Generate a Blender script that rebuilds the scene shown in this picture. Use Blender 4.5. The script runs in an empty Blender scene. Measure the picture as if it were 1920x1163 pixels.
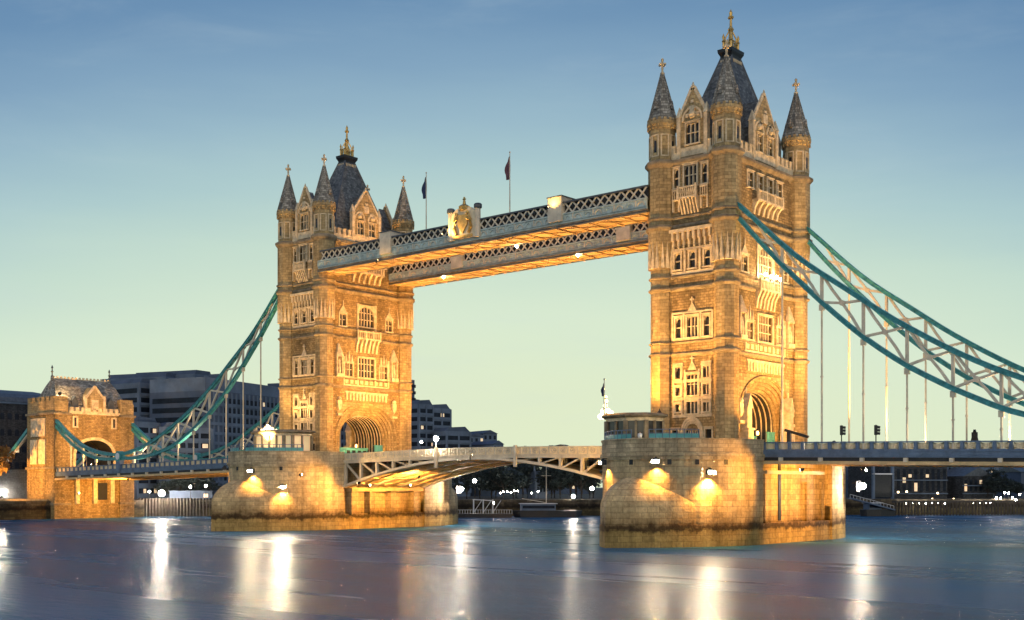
import bpy, bmesh, math, random
from mathutils import Vector, Matrix
PI = math.pi
R = math.radians
random.seed(7)
S = bpy.context.scene
COL = S.collection
# ------------------------------------------------------------------ camera
CAM = Vector((86.42, -147.25, 7.6)); YAW = 0.71414; FOC = 2211.5; V0 = 912.1
cd = bpy.data.cameras.new('camera'); cam = bpy.data.objects.new('camera', cd); COL.objects.link(cam)
cam.location = CAM; cam.rotation_euler = (PI/2, 0, YAW)
cd.sensor_fit = 'HORIZONTAL'; cd.sensor_width = 36; cd.lens = 36*FOC/1920
cd.shift_y = (V0-581.5)/1920
cd.clip_start = 1; cd.clip_end = 20000
S.camera = cam
# ------------------------------------------------------------------ world
W = bpy.data.worlds.new('World'); S.world = W; W.use_nodes = True
FILL_GLOW = 1.35  # strength of the added fill light behind the camera
def build_world():
    nt = W.node_tree; N = nt.nodes; K = nt.links; N.clear()
    out = N.new('ShaderNodeOutputWorld'); bg = N.new('ShaderNodeBackground')
    tc = N.new('ShaderNodeTexCoord'); sep = N.new('ShaderNodeSeparateXYZ'); K.new(tc.outputs['Generated'], sep.inputs[0])
    # low soft cloud wisps bend the gradient a little
    mp = N.new('ShaderNodeMapping'); mp.inputs['Scale'].default_value = (1.6, 1.6, 9.0); K.new(tc.outputs['Generated'], mp.inputs[0])
    nz = N.new('ShaderNodeTexNoise'); nz.inputs['Scale'].default_value = 2.2; nz.inputs['Detail'].default_value = 5; nz.inputs['Roughness'].default_value = .55
    K.new(mp.outputs[0], nz.inputs['Vector'])
    # the glow is strongest over the middle of the river and falls off to both sides
    fl = N.new('ShaderNodeVectorMath'); fl.operation = 'MULTIPLY'; fl.inputs[1].default_value = (1, 1, 0); K.new(tc.outputs['Generated'], fl.inputs[0])
    fn = N.new('ShaderNodeVectorMath'); fn.operation = 'NORMALIZE'; K.new(fl.outputs[0], fn.inputs[0])
    vd = N.new('ShaderNodeVectorMath'); vd.operation = 'DOT_PRODUCT'; vd.inputs[1].default_value = (-.66, .751, 0); K.new(fn.outputs[0], vd.inputs[0])
    az = N.new('ShaderNodeMath'); az.operation = 'MULTIPLY_ADD'; az.inputs[1].default_value = -.62; az.inputs[2].default_value = .62; K.new(vd.outputs['Value'], az.inputs[0])
    am = N.new('ShaderNodeMath'); am.operation = 'MINIMUM'; am.inputs[1].default_value = .12; K.new(az.outputs[0], am.inputs[0]); az = am
    nm = N.new('ShaderNodeMath'); nm.operation = 'MULTIPLY_ADD'; nm.inputs[1].default_value = .03; K.new(nz.outputs[0], nm.inputs[0]); K.new(az.outputs[0], nm.inputs[2])
    ad = N.new('ShaderNodeMath'); ad.operation = 'ADD'; K.new(sep.outputs['Z'], ad.inputs[0]); K.new(nm.outputs[0], ad.inputs[1])
    sc = N.new('ShaderNodeMath'); sc.operation = 'SUBTRACT'; sc.inputs[1].default_value = .015; K.new(ad.outputs[0], sc.inputs[0])
    rp = N.new('ShaderNodeValToRGB'); K.new(sc.outputs[0], rp.inputs[0])
    e = rp.color_ramp.elements
    stops = [(0, '#E2ECC8'), (.08, '#DFEBCA'), (.143, '#D8E9D0'), (.21, '#C4DCCE'), (.255, '#ADCBCD'), (.30, '#98B8C8'), (.34, '#82A4BF'), (.385, '#6C91B4'), (.45, '#5C82AA'), (.62, '#5078AC'), (1, '#456CA2')]
    def lin(h):
        return [((int(h[i:i+2], 16)/255+.055)/1.055)**2.4 for i in (1, 3, 5)]+[1]
    e[0].position = 0; e[0].color = lin(stops[0][1]); e[1].position = 1; e[1].color = lin(stops[-1][1])
    for p, h in stops[1:-1]:
        x = e.new(p); x.color = lin(h)
    cm = N.new('ShaderNodeMapping'); cm.inputs['Scale'].default_value = (1.0, 2.2, 8.0); cm.inputs['Rotation'].default_value = (.0, .12, .3); K.new(tc.outputs['Generated'], cm.inputs[0])
    cn = N.new('ShaderNodeTexNoise'); cn.inputs['Scale'].default_value = 2.6; cn.inputs['Detail'].default_value = 7; cn.inputs['Roughness'].default_value = .6; cn.inputs['Distortion'].default_value = .4; K.new(cm.outputs[0], cn.inputs['Vector'])
    cr = N.new('ShaderNodeMapRange'); cr.interpolation_type = 'SMOOTHSTEP'; cr.inputs['From Min'].default_value = .48; cr.inputs['From Max'].default_value = .78; cr.inputs['To Max'].default_value = .14; K.new(cn.outputs[0], cr.inputs['Value'])
    cx = N.new('ShaderNodeMix'); cx.data_type = 'RGBA'; K.new(cr.outputs[0], cx.inputs['Factor']); K.new(rp.outputs[0], cx.inputs['A']); cx.inputs['B'].default_value = (.55, .66, .70, 1)
    # a faint physical sky with the sun just set is laid over it
    sky = N.new('ShaderNodeTexSky'); sky.sky_type = 'NISHITA'; sky.sun_disc = False; sky.sun_elevation = R(-2); sky.sun_rotation = R(-69)
    mx = N.new('ShaderNodeMix'); mx.data_type = 'RGBA'; mx.blend_type = 'ADD'; mx.inputs['Factor'].default_value = .012
    K.new(cx.outputs['Result'], mx.inputs['A']); K.new(sky.outputs[0], mx.inputs['B'])
    # warm fill lobe added behind the camera to brighten the near faces of the bridge
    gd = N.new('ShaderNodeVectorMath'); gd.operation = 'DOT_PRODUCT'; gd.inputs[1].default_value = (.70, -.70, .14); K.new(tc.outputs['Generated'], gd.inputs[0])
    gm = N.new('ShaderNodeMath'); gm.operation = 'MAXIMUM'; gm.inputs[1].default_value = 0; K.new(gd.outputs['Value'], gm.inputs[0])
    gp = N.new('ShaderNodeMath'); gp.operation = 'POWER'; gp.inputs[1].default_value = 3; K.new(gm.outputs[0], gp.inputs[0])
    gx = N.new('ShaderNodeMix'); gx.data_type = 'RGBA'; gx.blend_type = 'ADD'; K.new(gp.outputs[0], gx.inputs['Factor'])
    K.new(mx.outputs['Result'], gx.inputs['A']); gx.inputs['B'].default_value = (FILL_GLOW*1.0, FILL_GLOW*.81, FILL_GLOW*.55, 1)
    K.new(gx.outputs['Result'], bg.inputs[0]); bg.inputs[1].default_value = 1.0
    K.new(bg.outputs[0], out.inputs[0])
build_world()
S.view_settings.view_transform = 'Standard'; S.view_settings.look = 'None'
S.view_settings.exposure = 0; S.view_settings.gamma = 1
S.render.engine = 'CYCLES'
S.cycles.max_bounces = 6; S.cycles.diffuse_bounces = 3; S.cycles.glossy_bounces = 3; S.cycles.transparent_max_bounces = 4
S.cycles.sample_clamp_indirect = 6; S.cycles.use_denoising = True
S.cycles.caustics_reflective = False; S.cycles.caustics_refractive = False
# ------------------------------------------------------------------ materials
def mat(name):
    m = bpy.data.materials.new(name); m.use_nodes = True
    return m, m.node_tree.nodes, m.node_tree.links, m.node_tree.nodes['Principled BSDF']
def c4(c, k=1): return (c[0]*k, c[1]*k, c[2]*k, 1)
def noisy(name, col, rough=.6, metal=0, var=.25, scale=.6, bump=0, spec=.5, col2=None):
    m, N, K, P = mat(name)
    g = N.new('ShaderNodeNewGeometry')
    n = N.new('ShaderNodeTexNoise'); n.inputs['Scale'].default_value = scale; n.inputs['Detail'].default_value = 6; n.inputs['Roughness'].default_value = .65
    K.new(g.outputs['Position'], n.inputs['Vector'])
    r = N.new('ShaderNodeValToRGB'); r.color_ramp.elements[0].position = .32; r.color_ramp.elements[1].position = .68
    c2 = col2 or [x*(1+var) for x in col]
    r.color_ramp.elements[0].color = c4(col, 1-var); r.color_ramp.elements[1].color = c4(c2)
    K.new(n.outputs[0], r.inputs[0]); K.new(r.outputs[0], P.inputs['Base Color'])
    P.inputs['Roughness'].default_value = rough; P.inputs['Metallic'].default_value = metal; P.inputs['Specular IOR Level'].default_value = spec
    if bump:
        b = N.new('ShaderNodeBump'); b.inputs['Strength'].default_value = bump; b.inputs['Distance'].default_value = .05
        K.new(n.outputs[0], b.inputs['Height']); K.new(b.outputs[0], P.inputs['Normal'])
    return m
def stone(name, col, bw, bh, mortar=.03, var=.35, joint=.45, rough=.8, bump=.5, stain=.5, tide=False, grain=1.0):
    m, N, K, P = mat(name)
    uv = N.new('ShaderNodeUVMap'); g = N.new('ShaderNodeNewGeometry')
    bt = N.new('ShaderNodeTexBrick'); bt.offset = .5
    for k, v in (('Scale', 1), ('Mortar Size', mortar), ('Mortar Smooth', .3), ('Bias', -.1), ('Brick Width', bw), ('Row Height', bh)): bt.inputs[k].default_value = v
    bt.inputs['Color1'].default_value = c4(col, 1-var); bt.inputs['Color2'].default_value = c4(col, 1+var*.7); bt.inputs['Mortar'].default_value = c4(col, joint)
    K.new(uv.outputs[0], bt.inputs['Vector'])
    n1 = N.new('ShaderNodeTexNoise'); n1.inputs['Scale'].default_value = .35; n1.inputs['Detail'].default_value = 8; n1.inputs['Roughness'].default_value = .7
    mp = N.new('ShaderNodeMapping'); mp.inputs['Scale'].default_value = (1.5, 1.5, .16); K.new(g.outputs['Position'], mp.inputs[0]); K.new(mp.outputs[0], n1.inputs['Vector'])
    n2 = N.new('ShaderNodeTexNoise'); n2.inputs['Scale'].default_value = 2.6*grain; n2.inputs['Detail'].default_value = 5; K.new(g.outputs['Position'], n2.inputs['Vector'])
    r1 = N.new('ShaderNodeValToRGB'); r1.color_ramp.elements[0].position = .33; r1.color_ramp.elements[1].position = .62
    r1.color_ramp.elements[0].color = c4((1-stain, 1-stain*1.02, 1-stain*1.05)); r1.color_ramp.elements[1].color = (1.08, 1.06, 1.0, 1)
    K.new(n1.outputs[0], r1.inputs[0])
    a = N.new('ShaderNodeMix'); a.data_type = 'RGBA'; a.blend_type = 'MULTIPLY'; a.inputs['Factor'].default_value = 1
    K.new(bt.outputs['Color'], a.inputs['A']); K.new(r1.outputs[0], a.inputs['B'])
    r2 = N.new('ShaderNodeValToRGB'); r2.color_ramp.elements[0].position = .3; r2.color_ramp.elements[1].position = .7
    r2.color_ramp.elements[0].color = (.78, .76, .74, 1); r2.color_ramp.elements[1].color = (1.15, 1.15, 1.12, 1); K.new(n2.outputs[0], r2.inputs[0])
    b = N.new('ShaderNodeMix'); b.data_type = 'RGBA'; b.blend_type = 'MULTIPLY'; b.inputs['Factor'].default_value = 1
    K.new(a.outputs['Result'], b.inputs['A']); K.new(r2.outputs[0], b.inputs['B'])
    last = b.outputs['Result']
    if tide:   # algae and tide mark, level at the water, warped by noise
        s = N.new('ShaderNodeSeparateXYZ'); K.new(g.outputs['Position'], s.inputs[0])
        n3 = N.new('ShaderNodeTexNoise'); n3.inputs['Scale'].default_value = .55; n3.inputs['Detail'].default_value = 7; n3.inputs['Roughness'].default_value = .7; K.new(g.outputs['Position'], n3.inputs['Vector'])
        w = N.new('ShaderNodeMath'); w.operation = 'MULTIPLY_ADD'; w.inputs[1].default_value = -2.6; K.new(n3.outputs[0], w.inputs[0]); K.new(s.outputs['Z'], w.inputs[2])
        d = N.new('ShaderNodeMath'); d.operation = 'DIVIDE'; d.inputs[1].default_value = 8; K.new(w.outputs[0], d.inputs[0])
        r3 = N.new('ShaderNodeValToRGB'); e = r3.color_ramp.elements
        e[0].position = 0; e[0].color = (.62, .56, .36, 1); e[1].position = 1; e[1].color = (1, 1, 1, 1)
        for p, c in ((.07, (.55, .48, .30)), (.115, (.12, .10, .07)), (.16, (.13, .10, .07)), (.25, (.6, .54, .46)), (.42, (.92, .9, .86))):
            x = e.new(p); x.color = c4(c)
        K.new(d.outputs[0], r3.inputs[0])
        q = N.new('ShaderNodeMix'); q.data_type = 'RGBA'; q.blend_type = 'MULTIPLY'; q.inputs['Factor'].default_value = 1
        K.new(last, q.inputs['A']); K.new(r3.outputs[0], q.inputs['B']); last = q.outputs['Result']
    K.new(last, P.inputs['Base Color'])
    P.inputs['Roughness'].default_value = rough; P.inputs['Specular IOR Level'].default_value = .25
    ad = N.new('ShaderNodeMath'); ad.operation = 'MULTIPLY_ADD'; ad.inputs[1].default_value = -1.2; K.new(bt.outputs['Fac'], ad.inputs[0]); K.new(n2.outputs[0], ad.inputs[2])
    bp = N.new('ShaderNodeBump'); bp.inputs['Strength'].default_value = bump; bp.inputs['Distance'].default_value = .12
    K.new(ad.outputs[0], bp.inputs['Height']); K.new(bp.outputs[0], P.inputs['Normal'])
    return m
def emit(name, col, st):
    m, N, K, P = mat(name)
    P.inputs['Base Color'].default_value = c4(col); P.inputs['Emission Color'].default_value = c4(col); P.inputs['Emission Strength'].default_value = st
    return m
M = {}
M['ashlar'] = stone('tower ashlar', (.55, .405, .215), .95, .45, .03, .26, .55, bump=.4, stain=.5)
M['rock'] = stone('rock faced granite', (.48, .335, .165), .62, .36, .035, .34, .55, bump=.8, stain=.52, grain=1.2)
M['dressed'] = noisy('dressed portland stone', (.68, .54, .35), .75, var=.36, scale=1.3, bump=.3, spec=.25)
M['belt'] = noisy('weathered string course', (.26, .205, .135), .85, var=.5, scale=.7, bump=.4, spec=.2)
M['slate'] = stone('roof slate', (.19, .205, .225), .5, .32, .02, .45, .55, rough=.55, bump=.5, stain=.55)
M['spire'] = stone('spire slate stone', (.42, .395, .36), .7, .38, .04, .5, .45, rough=.7, bump=.7, stain=.5)
M['lead'] = noisy('lead sheet', (.075, .085, .10), .5, var=.4, scale=1)
M['pier'] = stone('pier granite blocks', (.66, .51, .30), 1.55, .72, .03, .22, .52, bump=.5, stain=.5, tide=True)
M['pier_top'] = stone('pier coping granite', (.58, .47, .31), 1.55, .52, .03, .25, .5, bump=.5, stain=.5)
M['gold'] = noisy('gilded iron', (.62, .40, .13), .4, .7, var=.35, scale=2)
M['glass'] = noisy('dark window glass', (.035, .032, .03), .15, var=.5, scale=.9)
M['teal'] = noisy('teal painted steel', (.055, .28, .30), .45, var=.4, scale=1.6, spec=.4)
M['turq'] = noisy('turquoise painted steel', (.10, .36, .36), .45, var=.25, scale=.8, spec=.4)
M['pale_teal'] = noisy('pale teal painted iron', (.46, .53, .49), .5, var=.3, scale=1.2)
M['blue'] = noisy('blue grey painted steel', (.10, .155, .25), .45, var=.3, scale=.7)
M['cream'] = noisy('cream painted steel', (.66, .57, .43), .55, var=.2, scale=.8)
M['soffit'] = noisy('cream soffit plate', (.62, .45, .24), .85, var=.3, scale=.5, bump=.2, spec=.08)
M['black'] = noisy('black painted metal', (.012, .013, .016), .5, var=.3, scale=2)
M['dark'] = noisy('shade-dark stone', (.03, .03, .034), .8, var=.4, scale=1)  # near black puts the shade inside the archways into the colour; doors share it
M['asphalt'] = noisy('asphalt', (.05, .05, .052), .9, var=.3, scale=1.5)
M['wood'] = noisy('dark timber', (.05, .04, .032), .8, var=.4, scale=1.5)
M['hotel'] = noisy('grey concrete', (.10, .14, .205), .8, var=.3, scale=.15)
M['hotel2'] = noisy('dark grey concrete', (.06, .085, .135), .8, var=.3, scale=.15)
M['brick'] = stone('dark warehouse brick', (.055, .062, .078), .6, .3, .03, .4, .6)
M['bwin'] = noisy('unlit far window', (.012, .018, .03), .5, var=.5, scale=.5, spec=.15)
M['land'] = stone('quay wall stone', (.15, .135, .11), 1.3, .6, .04, .4, .45, tide=True)
M['panel'] = noisy('cream parapet infill', (.80, .66, .43), .5, var=.15, scale=1.5)
M['curtain'] = emit('lit cabin glazing', (1, .74, .42), .22)
M['bark'] = noisy('bark', (.03, .026, .022), .9, var=.4, scale=3)
M['leaf'] = noisy('dark leaves', (.018, .03, .03), .7, var=.6, scale=.6)
M['leaf_lit'] = noisy('autumn leaves', (.22, .12, .03), .7, var=.5, scale=.8)
M['white'] = noisy('white paint', (.7, .7, .7), .5, var=.1)
M['skin'] = noisy('skin', (.45, .28, .2), .6, var=.1)
M['navy'] = noisy('navy cloth', (.03, .045, .11), .8, var=.3, scale=2)
M['redcloth'] = noisy('faded red cloth', (.16, .07, .085), .8, var=.3, scale=2)
M['lamp'] = emit('warm lamp glow', (1, .78, .46), 200)
M['lamp_pier'] = emit('pier lamp glow', (1, .80, .54), 9000)
M['lamp_bank'] = emit('roof floodlight glow', (1, .86, .52), 3.2)
M['lantern'] = emit('amber lantern glass', (1, .62, .22), 5)
M['lamp_soft'] = emit('soft warm lamp glow', (1, .72, .36), 14)
M['lamp_white'] = emit('white lamp glow', (1, .88, .74), 120)
M['lamp_star'] = emit('bright quay lamp glow', (1, .86, .70), 850)
M['winlit'] = emit('lit far window', (1, .74, .46), .55)
M['strip'] = emit('lit white beam', (1, .82, .6), .9)
# ------------------------------------------------------------------ mesh builder
UP = Vector((0, 0, 1))
class MB:
    def __init__(s, M4=None): s.v = []; s.f = []; s.u = {}; s.M = M4
    def add(s, pts, faces, uvs=None):
        o = len(s.v)
        for p in pts:
            p = Vector(p)
            s.v.append(s.M @ p if s.M else p)
        for i, f in enumerate(faces):
            if uvs: s.u[len(s.f)] = uvs[i]
            s.f.append([o+k for k in f])
        return s
    def box(s, a, b):
        x0, y0, z0 = a; x1, y1, z1 = b
        return s.add([(x0,y0,z0),(x1,y0,z0),(x1,y1,z0),(x0,y1,z0),(x0,y0,z1),(x1,y0,z1),(x1,y1,z1),(x0,y1,z1)],
                     [(0,3,2,1),(4,5,6,7),(0,1,5,4),(1,2,6,5),(2,3,7,6),(3,0,4,7)])
    def cbox(s, c, d):
        return s.box([c[i]-d[i]/2 for i in range(3)], [c[i]+d[i]/2 for i in range(3)])
    def loft(s, rings, cap=True, closed=True, arc=False):
        """rings: equal-length point lists from bottom to top"""
        n = len(rings[0]); pts = [p for r in rings for p in r]; F = []; U = []
        L = [0]
        for i in range(n): L.append(L[-1]+(Vector(rings[0][i])-Vector(rings[0][(i+1) % n])).length)
        for k in range(len(rings)-1):
            for i in range(n if closed else n-1):
                j = (i+1) % n
                F.append((k*n+i, k*n+j, (k+1)*n+j, (k+1)*n+i))
                if arc:
                    za, zb = rings[k][i][2], rings[k+1][i][2]
                    if abs(za-zb) < .25: zb = za+(Vector(rings[k+1][i])-Vector(rings[k][i])).length
                    U.append(((L[i], za), (L[i+1], za), (L[i+1], zb), (L[i], zb)))
                else: U.append(None)
        if cap and closed:
            F.append(tuple(range(n-1, -1, -1))); U.append(None); F.append(tuple(range((len(rings)-1)*n, len(rings)*n))); U.append(None)
        return s.add(pts, F, U)
    def prism(s, poly, z0, z1, **k): return s.loft([[(x, y, z0) for x, y in poly], [(x, y, z1) for x, y in poly]], **k)
    def lathe(s, prof, n=8, c=(0, 0), ph=None, **k):
        ph = PI/n if ph is None else ph
        return s.loft([[(c[0]+r*math.cos(ph+2*PI*i/n), c[1]+r*math.sin(ph+2*PI*i/n), z) for i in range(n)] for r, z in prof], **k)
    def bar(s, p, q, w, h=None, up=UP):
        p, q = Vector(p), Vector(q); h = h or w
        d = (q-p).normalized(); a = d.cross(up)
        if a.length < 1e-4: a = d.cross(Vector((1, 0, 0)))
        a.normalize(); b = a.cross(d)
        r = [[c+a*(sx*w/2)+b*(sy*h/2) for sx, sy in ((-1,-1),(1,-1),(1,1),(-1,1))] for c in (p, q)]
        return s.loft(r)
    def path(s, pts, w, h, up=UP, side=None):
        """rectangular bar along a polyline; side = fixed sideways axis"""
        rings = []
        P = [Vector(p) for p in pts]
        for i, p in enumerate(P):
            d = (P[min(i+1, len(P)-1)]-P[max(i-1, 0)]).normalized()
            a = Vector(side) if side else d.cross(up).normalized()
            b = a.cross(d).normalized()
            rings.append([p+a*(sx*w/2)+b*(sy*h/2) for sx, sy in ((-1,-1),(1,-1),(1,1),(-1,1))])
        return s.loft(rings)
    def tube(s, pts, r, n=8):
        P = [Vector(p) for p in pts]; rings = []
        for i, p in enumerate(P):
            d = (P[min(i+1, len(P)-1)]-P[max(i-1, 0)]).normalized()
            a = d.cross(UP)
            if a.length < 1e-3: a = Vector((1, 0, 0))
            a.normalize(); b = a.cross(d); rr = r[i] if isinstance(r, (list, tuple)) else r
            rings.append([p+a*(rr*math.cos(2*PI*k/n))+b*(rr*math.sin(2*PI*k/n)) for k in range(n)])
        return s.loft(rings)
    def ball(s, c, r, n=10, sq=1):
        m = n//2
        return s.loft([[(c[0]+r*math.sin(PI*(k+.02)/(m+.04))*math.cos(2*PI*i/n), c[1]+r*math.sin(PI*(k+.02)/(m+.04))*math.sin(2*PI*i/n), c[2]-sq*r*math.cos(PI*k/m)) for i in range(n)] for k in range(m+1)])
    def build(s, name, m, parent=None, smooth=False):
        off = Vector((0, 0, 0)); q = parent
        while q is not None: off = off+q.location; q = q.parent
        me = bpy.data.meshes.new(name); me.from_pydata([tuple(p-off) for p in s.v], [], s.f)
        bm = bmesh.new(); bm.from_mesh(me); bm.faces.ensure_lookup_table()
        uvl = bm.loops.layers.uv.new('UVMap')
        for i, f in enumerate(bm.faces):
            uv = s.u.get(i)
            f.normal_update(); nn = f.normal
            if uv is None:
                t = UP.cross(nn); flat = t.length < .3
                if not flat:
                    t.normalize(); w = nn.cross(t)
            for k, l in enumerate(f.loops):
                if uv is not None: l[uvl].uv = uv[k]
                else:
                    p = s.v[s.f[i][k]]
                    l[uvl].uv = (p.x, p.y) if flat else (p.dot(t), p.dot(w) if abs(nn.z) > .2 else p.z)
            f.smooth = smooth
        bmesh.ops.recalc_face_normals(bm, faces=bm.faces)
        bm.to_mesh(me); bm.free()
        me.materials.append(M[m] if isinstance(m, str) else m)
        o = bpy.data.objects.new(name, me); COL.objects.link(o)
        if parent is not None: o.parent = parent
        return o
def tag(o, label=None, cat=None, group=None, kind=None):
    for k, v in (('label', label), ('category', cat), ('group', group), ('kind', kind)):
        if v: o[k] = v
    return o
def thing(name, loc, label, cat, group=None):
    o = bpy.data.objects.new(name, None); COL.objects.link(o); o.location = loc; o.empty_display_size = .5
    return tag(o, label, cat, group)
def dup(o, parent=None):
    kids = list(o.children)
    c = o.copy(); COL.objects.link(c)
    if parent is not None: c.parent = parent
    for k in kids: dup(k, c)
    return c
def at(u, v, d):
    f = Vector((-math.sin(YAW), math.cos(YAW), 0)); r = Vector((math.cos(YAW), math.sin(YAW), 0))
    return CAM+(f+r*((u-960)/FOC)+UP*((V0-v)/FOC))*d
# ------------------------------------------------------------------ lamps (seen fixtures, and unseen floodlights put in to light the bridge)
def spot_in(parent, loc, target, power, col, ang=80, blend=.6, rad=.3):
    l = bpy.data.lights.new('lamp_light', 'SPOT'); l.energy = power; l.color = col; l.spot_size = R(ang); l.spot_blend = blend; l.shadow_soft_size = rad
    o = bpy.data.objects.new('lamp_light', l); COL.objects.link(o); o.parent = parent
    d = Vector(target)-Vector(loc)
    o.rotation_euler = d.to_track_quat('-Z', 'Y').to_euler()
    o.location = Vector(loc)-parent.location+d.normalized()*.32
    return o
def point_in(parent, loc, power, col, rad=.25):
    l = bpy.data.lights.new('lamp_light', 'POINT'); l.energy = power; l.color = col; l.shadow_soft_size = rad
    o = bpy.data.objects.new('lamp_light', l); COL.objects.link(o); o.parent = parent; o.location = Vector(loc)-parent.location
    return o
def floodlight(loc, target, label, group=None, power=0, col=(1, .62, .25), ang=90, size=.32, glow='lamp', name='floodlight', blend=.6):
    """a drum floodlight on a bracket aimed at target"""
    loc = Vector(loc); t = thing(name, loc, label, 'floodlight', group)
    d = (Vector(target)-loc).normalized()
    h = MB(); h.tube([loc-d*.3, loc-d*.2, loc+d*.2, loc+d*.24], [size*.5, size*.95, size*1.05, size*1.05], 10); h.build('housing', 'black', t)
    k = MB(); k.tube([loc+d*.235, loc+d*.29], [size*.98, size*.8], 10); k.build('lens', glow, t)
    b = MB(); b.bar(loc-UP*.12-d*.05, loc-UP*(size+.25), .1, .1); b.build('bracket', 'black', t)
    if power: spot_in(t, loc, target, power, col, ang, blend)
    return t
ORANGE = (1, .46, .085); AMBER = (1, .57, .17); PALE = (1, .66, .24); WARMW = (1, .84, .62)
# ------------------------------------------------------------------ water and land
def build_water():
    m, N, K, P = mat('river water')
    g = N.new('ShaderNodeNewGeometry')
    def wav(sx, sy, scale, det, rough=.6):
        mp = N.new('ShaderNodeMapping'); mp.inputs['Rotation'].default_value = (0, 0, -YAW); mp.inputs['Scale'].default_value = (sx, sy, 1)
        K.new(g.outputs['Position'], mp.inputs[0])
        n = N.new('ShaderNodeTexNoise'); n.inputs['Scale'].default_value = scale; n.inputs['Detail'].default_value = det; n.inputs['Roughness'].default_value = rough
        K.new(mp.outputs[0], n.inputs['Vector']); return n
    n1 = wav(.2, 1, 1.3, 6, .7); n2 = wav(.22, 1, .10, 4); n3 = wav(.12, 1, .035, 5, .65)
    b1 = N.new('ShaderNodeBump'); b1.inputs['Strength'].default_value = 1; b1.inputs['Distance'].default_value = .55; K.new(n1.outputs[0], b1.inputs['Height'])
    b2 = N.new('ShaderNodeBump'); b2.inputs['Strength'].default_value = .15; b2.inputs['Distance'].default_value = 1.0; K.new(n2.outputs[0], b2.inputs['Height']); K.new(b1.outputs[0], b2.inputs['Normal'])
    K.new(b2.outputs[0], P.inputs['Normal'])
    r = N.new('ShaderNodeValToRGB'); r.color_ramp.elements[0].position = .35; r.color_ramp.elements[1].position = .65
    r.color_ramp.elements[0].color = (.010, .060, .135, 1); r.color_ramp.elements[1].color = (.030, .15, .285, 1)
    K.new(n3.outputs[0], r.inputs[0]); K.new(r.outputs[0], P.inputs['Base Color'])
    rr = N.new('ShaderNodeMapRange'); rr.inputs['From Min'].default_value = .35; rr.inputs['From Max'].default_value = .65; rr.inputs['To Min'].default_value = .22; rr.inputs['To Max'].default_value = .33
    K.new(n3.outputs[0], rr.inputs['Value']); K.new(rr.outputs[0], P.inputs['Roughness'])
    P.inputs['IOR'].default_value = 1.09; P.inputs['Specular Tint'].default_value = (.33, .64, .98, 1)
    b = MB(); b.add([(-5000, -3000, 0), (5000, -3000, 0), (5000, 6000, 0), (-5000, 6000, 0)], [(0, 1, 2, 3)])
    tag(b.build('water', m), kind='structure')
build_water()
def bank_pts(d, us): return [at(u, V0, d) for u in us]
b = MB()
front = [(-174.2, -400), (-174.2, 14)]+[(p.x, p.y) for p in (at(258, V0, 300), at(520, V0, 296), at(860, V0, 300), at(1300, V0, 305), at(1600, V0, 312), at(1930, V0, 318), at(2700, V0, 330))]
back = [(p.x, p.y) for p in (at(3600, V0, 2200), at(-1500, V0, 2600))]
b.prism(front+back+[(-1500, -400)], -2, 4.2)
tag(b.build('quay_ground', 'land'), kind='structure')
# ------------------------------------------------------------------ tower
HX, HY = 5.4, 10.1
TX, TY = 5.09, 9.79
def frame(face, dn=0):
    a, n, o = {'-Y': ((1,0,0), (0,-1,0), (0,-HY,0)), '+X': ((0,1,0), (1,0,0), (HX,0,0)), '+Y': ((-1,0,0), (0,1,0), (0,HY,0)), '-X': ((0,-1,0), (-1,0,0), (-HX,0,0))}[face]
    m = Matrix.Identity(4)
    for i in range(3): m[i][0] = a[i]; m[i][1] = n[i]; m[i][3] = o[i]+n[i]*dn
    return m
def panel(mb, a0, a1, z0, z1, holes, depth=.45):
    xs = sorted({a0, a1}|{h[0] for h in holes}|{h[1] for h in holes}); zs = sorted({z0, z1}|{h[2] for h in holes}|{h[3] for h in holes})
    for i in range(len(xs)-1):
        for k in range(len(zs)-1):
            cx, cz = (xs[i]+xs[i+1])/2, (zs[k]+zs[k+1])/2
            if any(h[0] < cx < h[1] and h[2] < cz < h[3] for h in holes): continue
            mb.add([(xs[i],0,zs[k]),(xs[i+1],0,zs[k]),(xs[i+1],0,zs[k+1]),(xs[i],0,zs[k+1])], [(0,1,2,3)])
    for h in holes:
        if h[1]-h[0] > 6: continue
        for p, q in (((h[0],h[2]),(h[1],h[2])), ((h[1],h[2]),(h[1],h[3])), ((h[1],h[3]),(h[0],h[3])), ((h[0],h[3]),(h[0],h[2]))):
            mb.add([(p[0],0,p[1]),(q[0],0,q[1]),(q[0],-depth,q[1]),(p[0],-depth,p[1])], [(0,1,2,3)])
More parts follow.
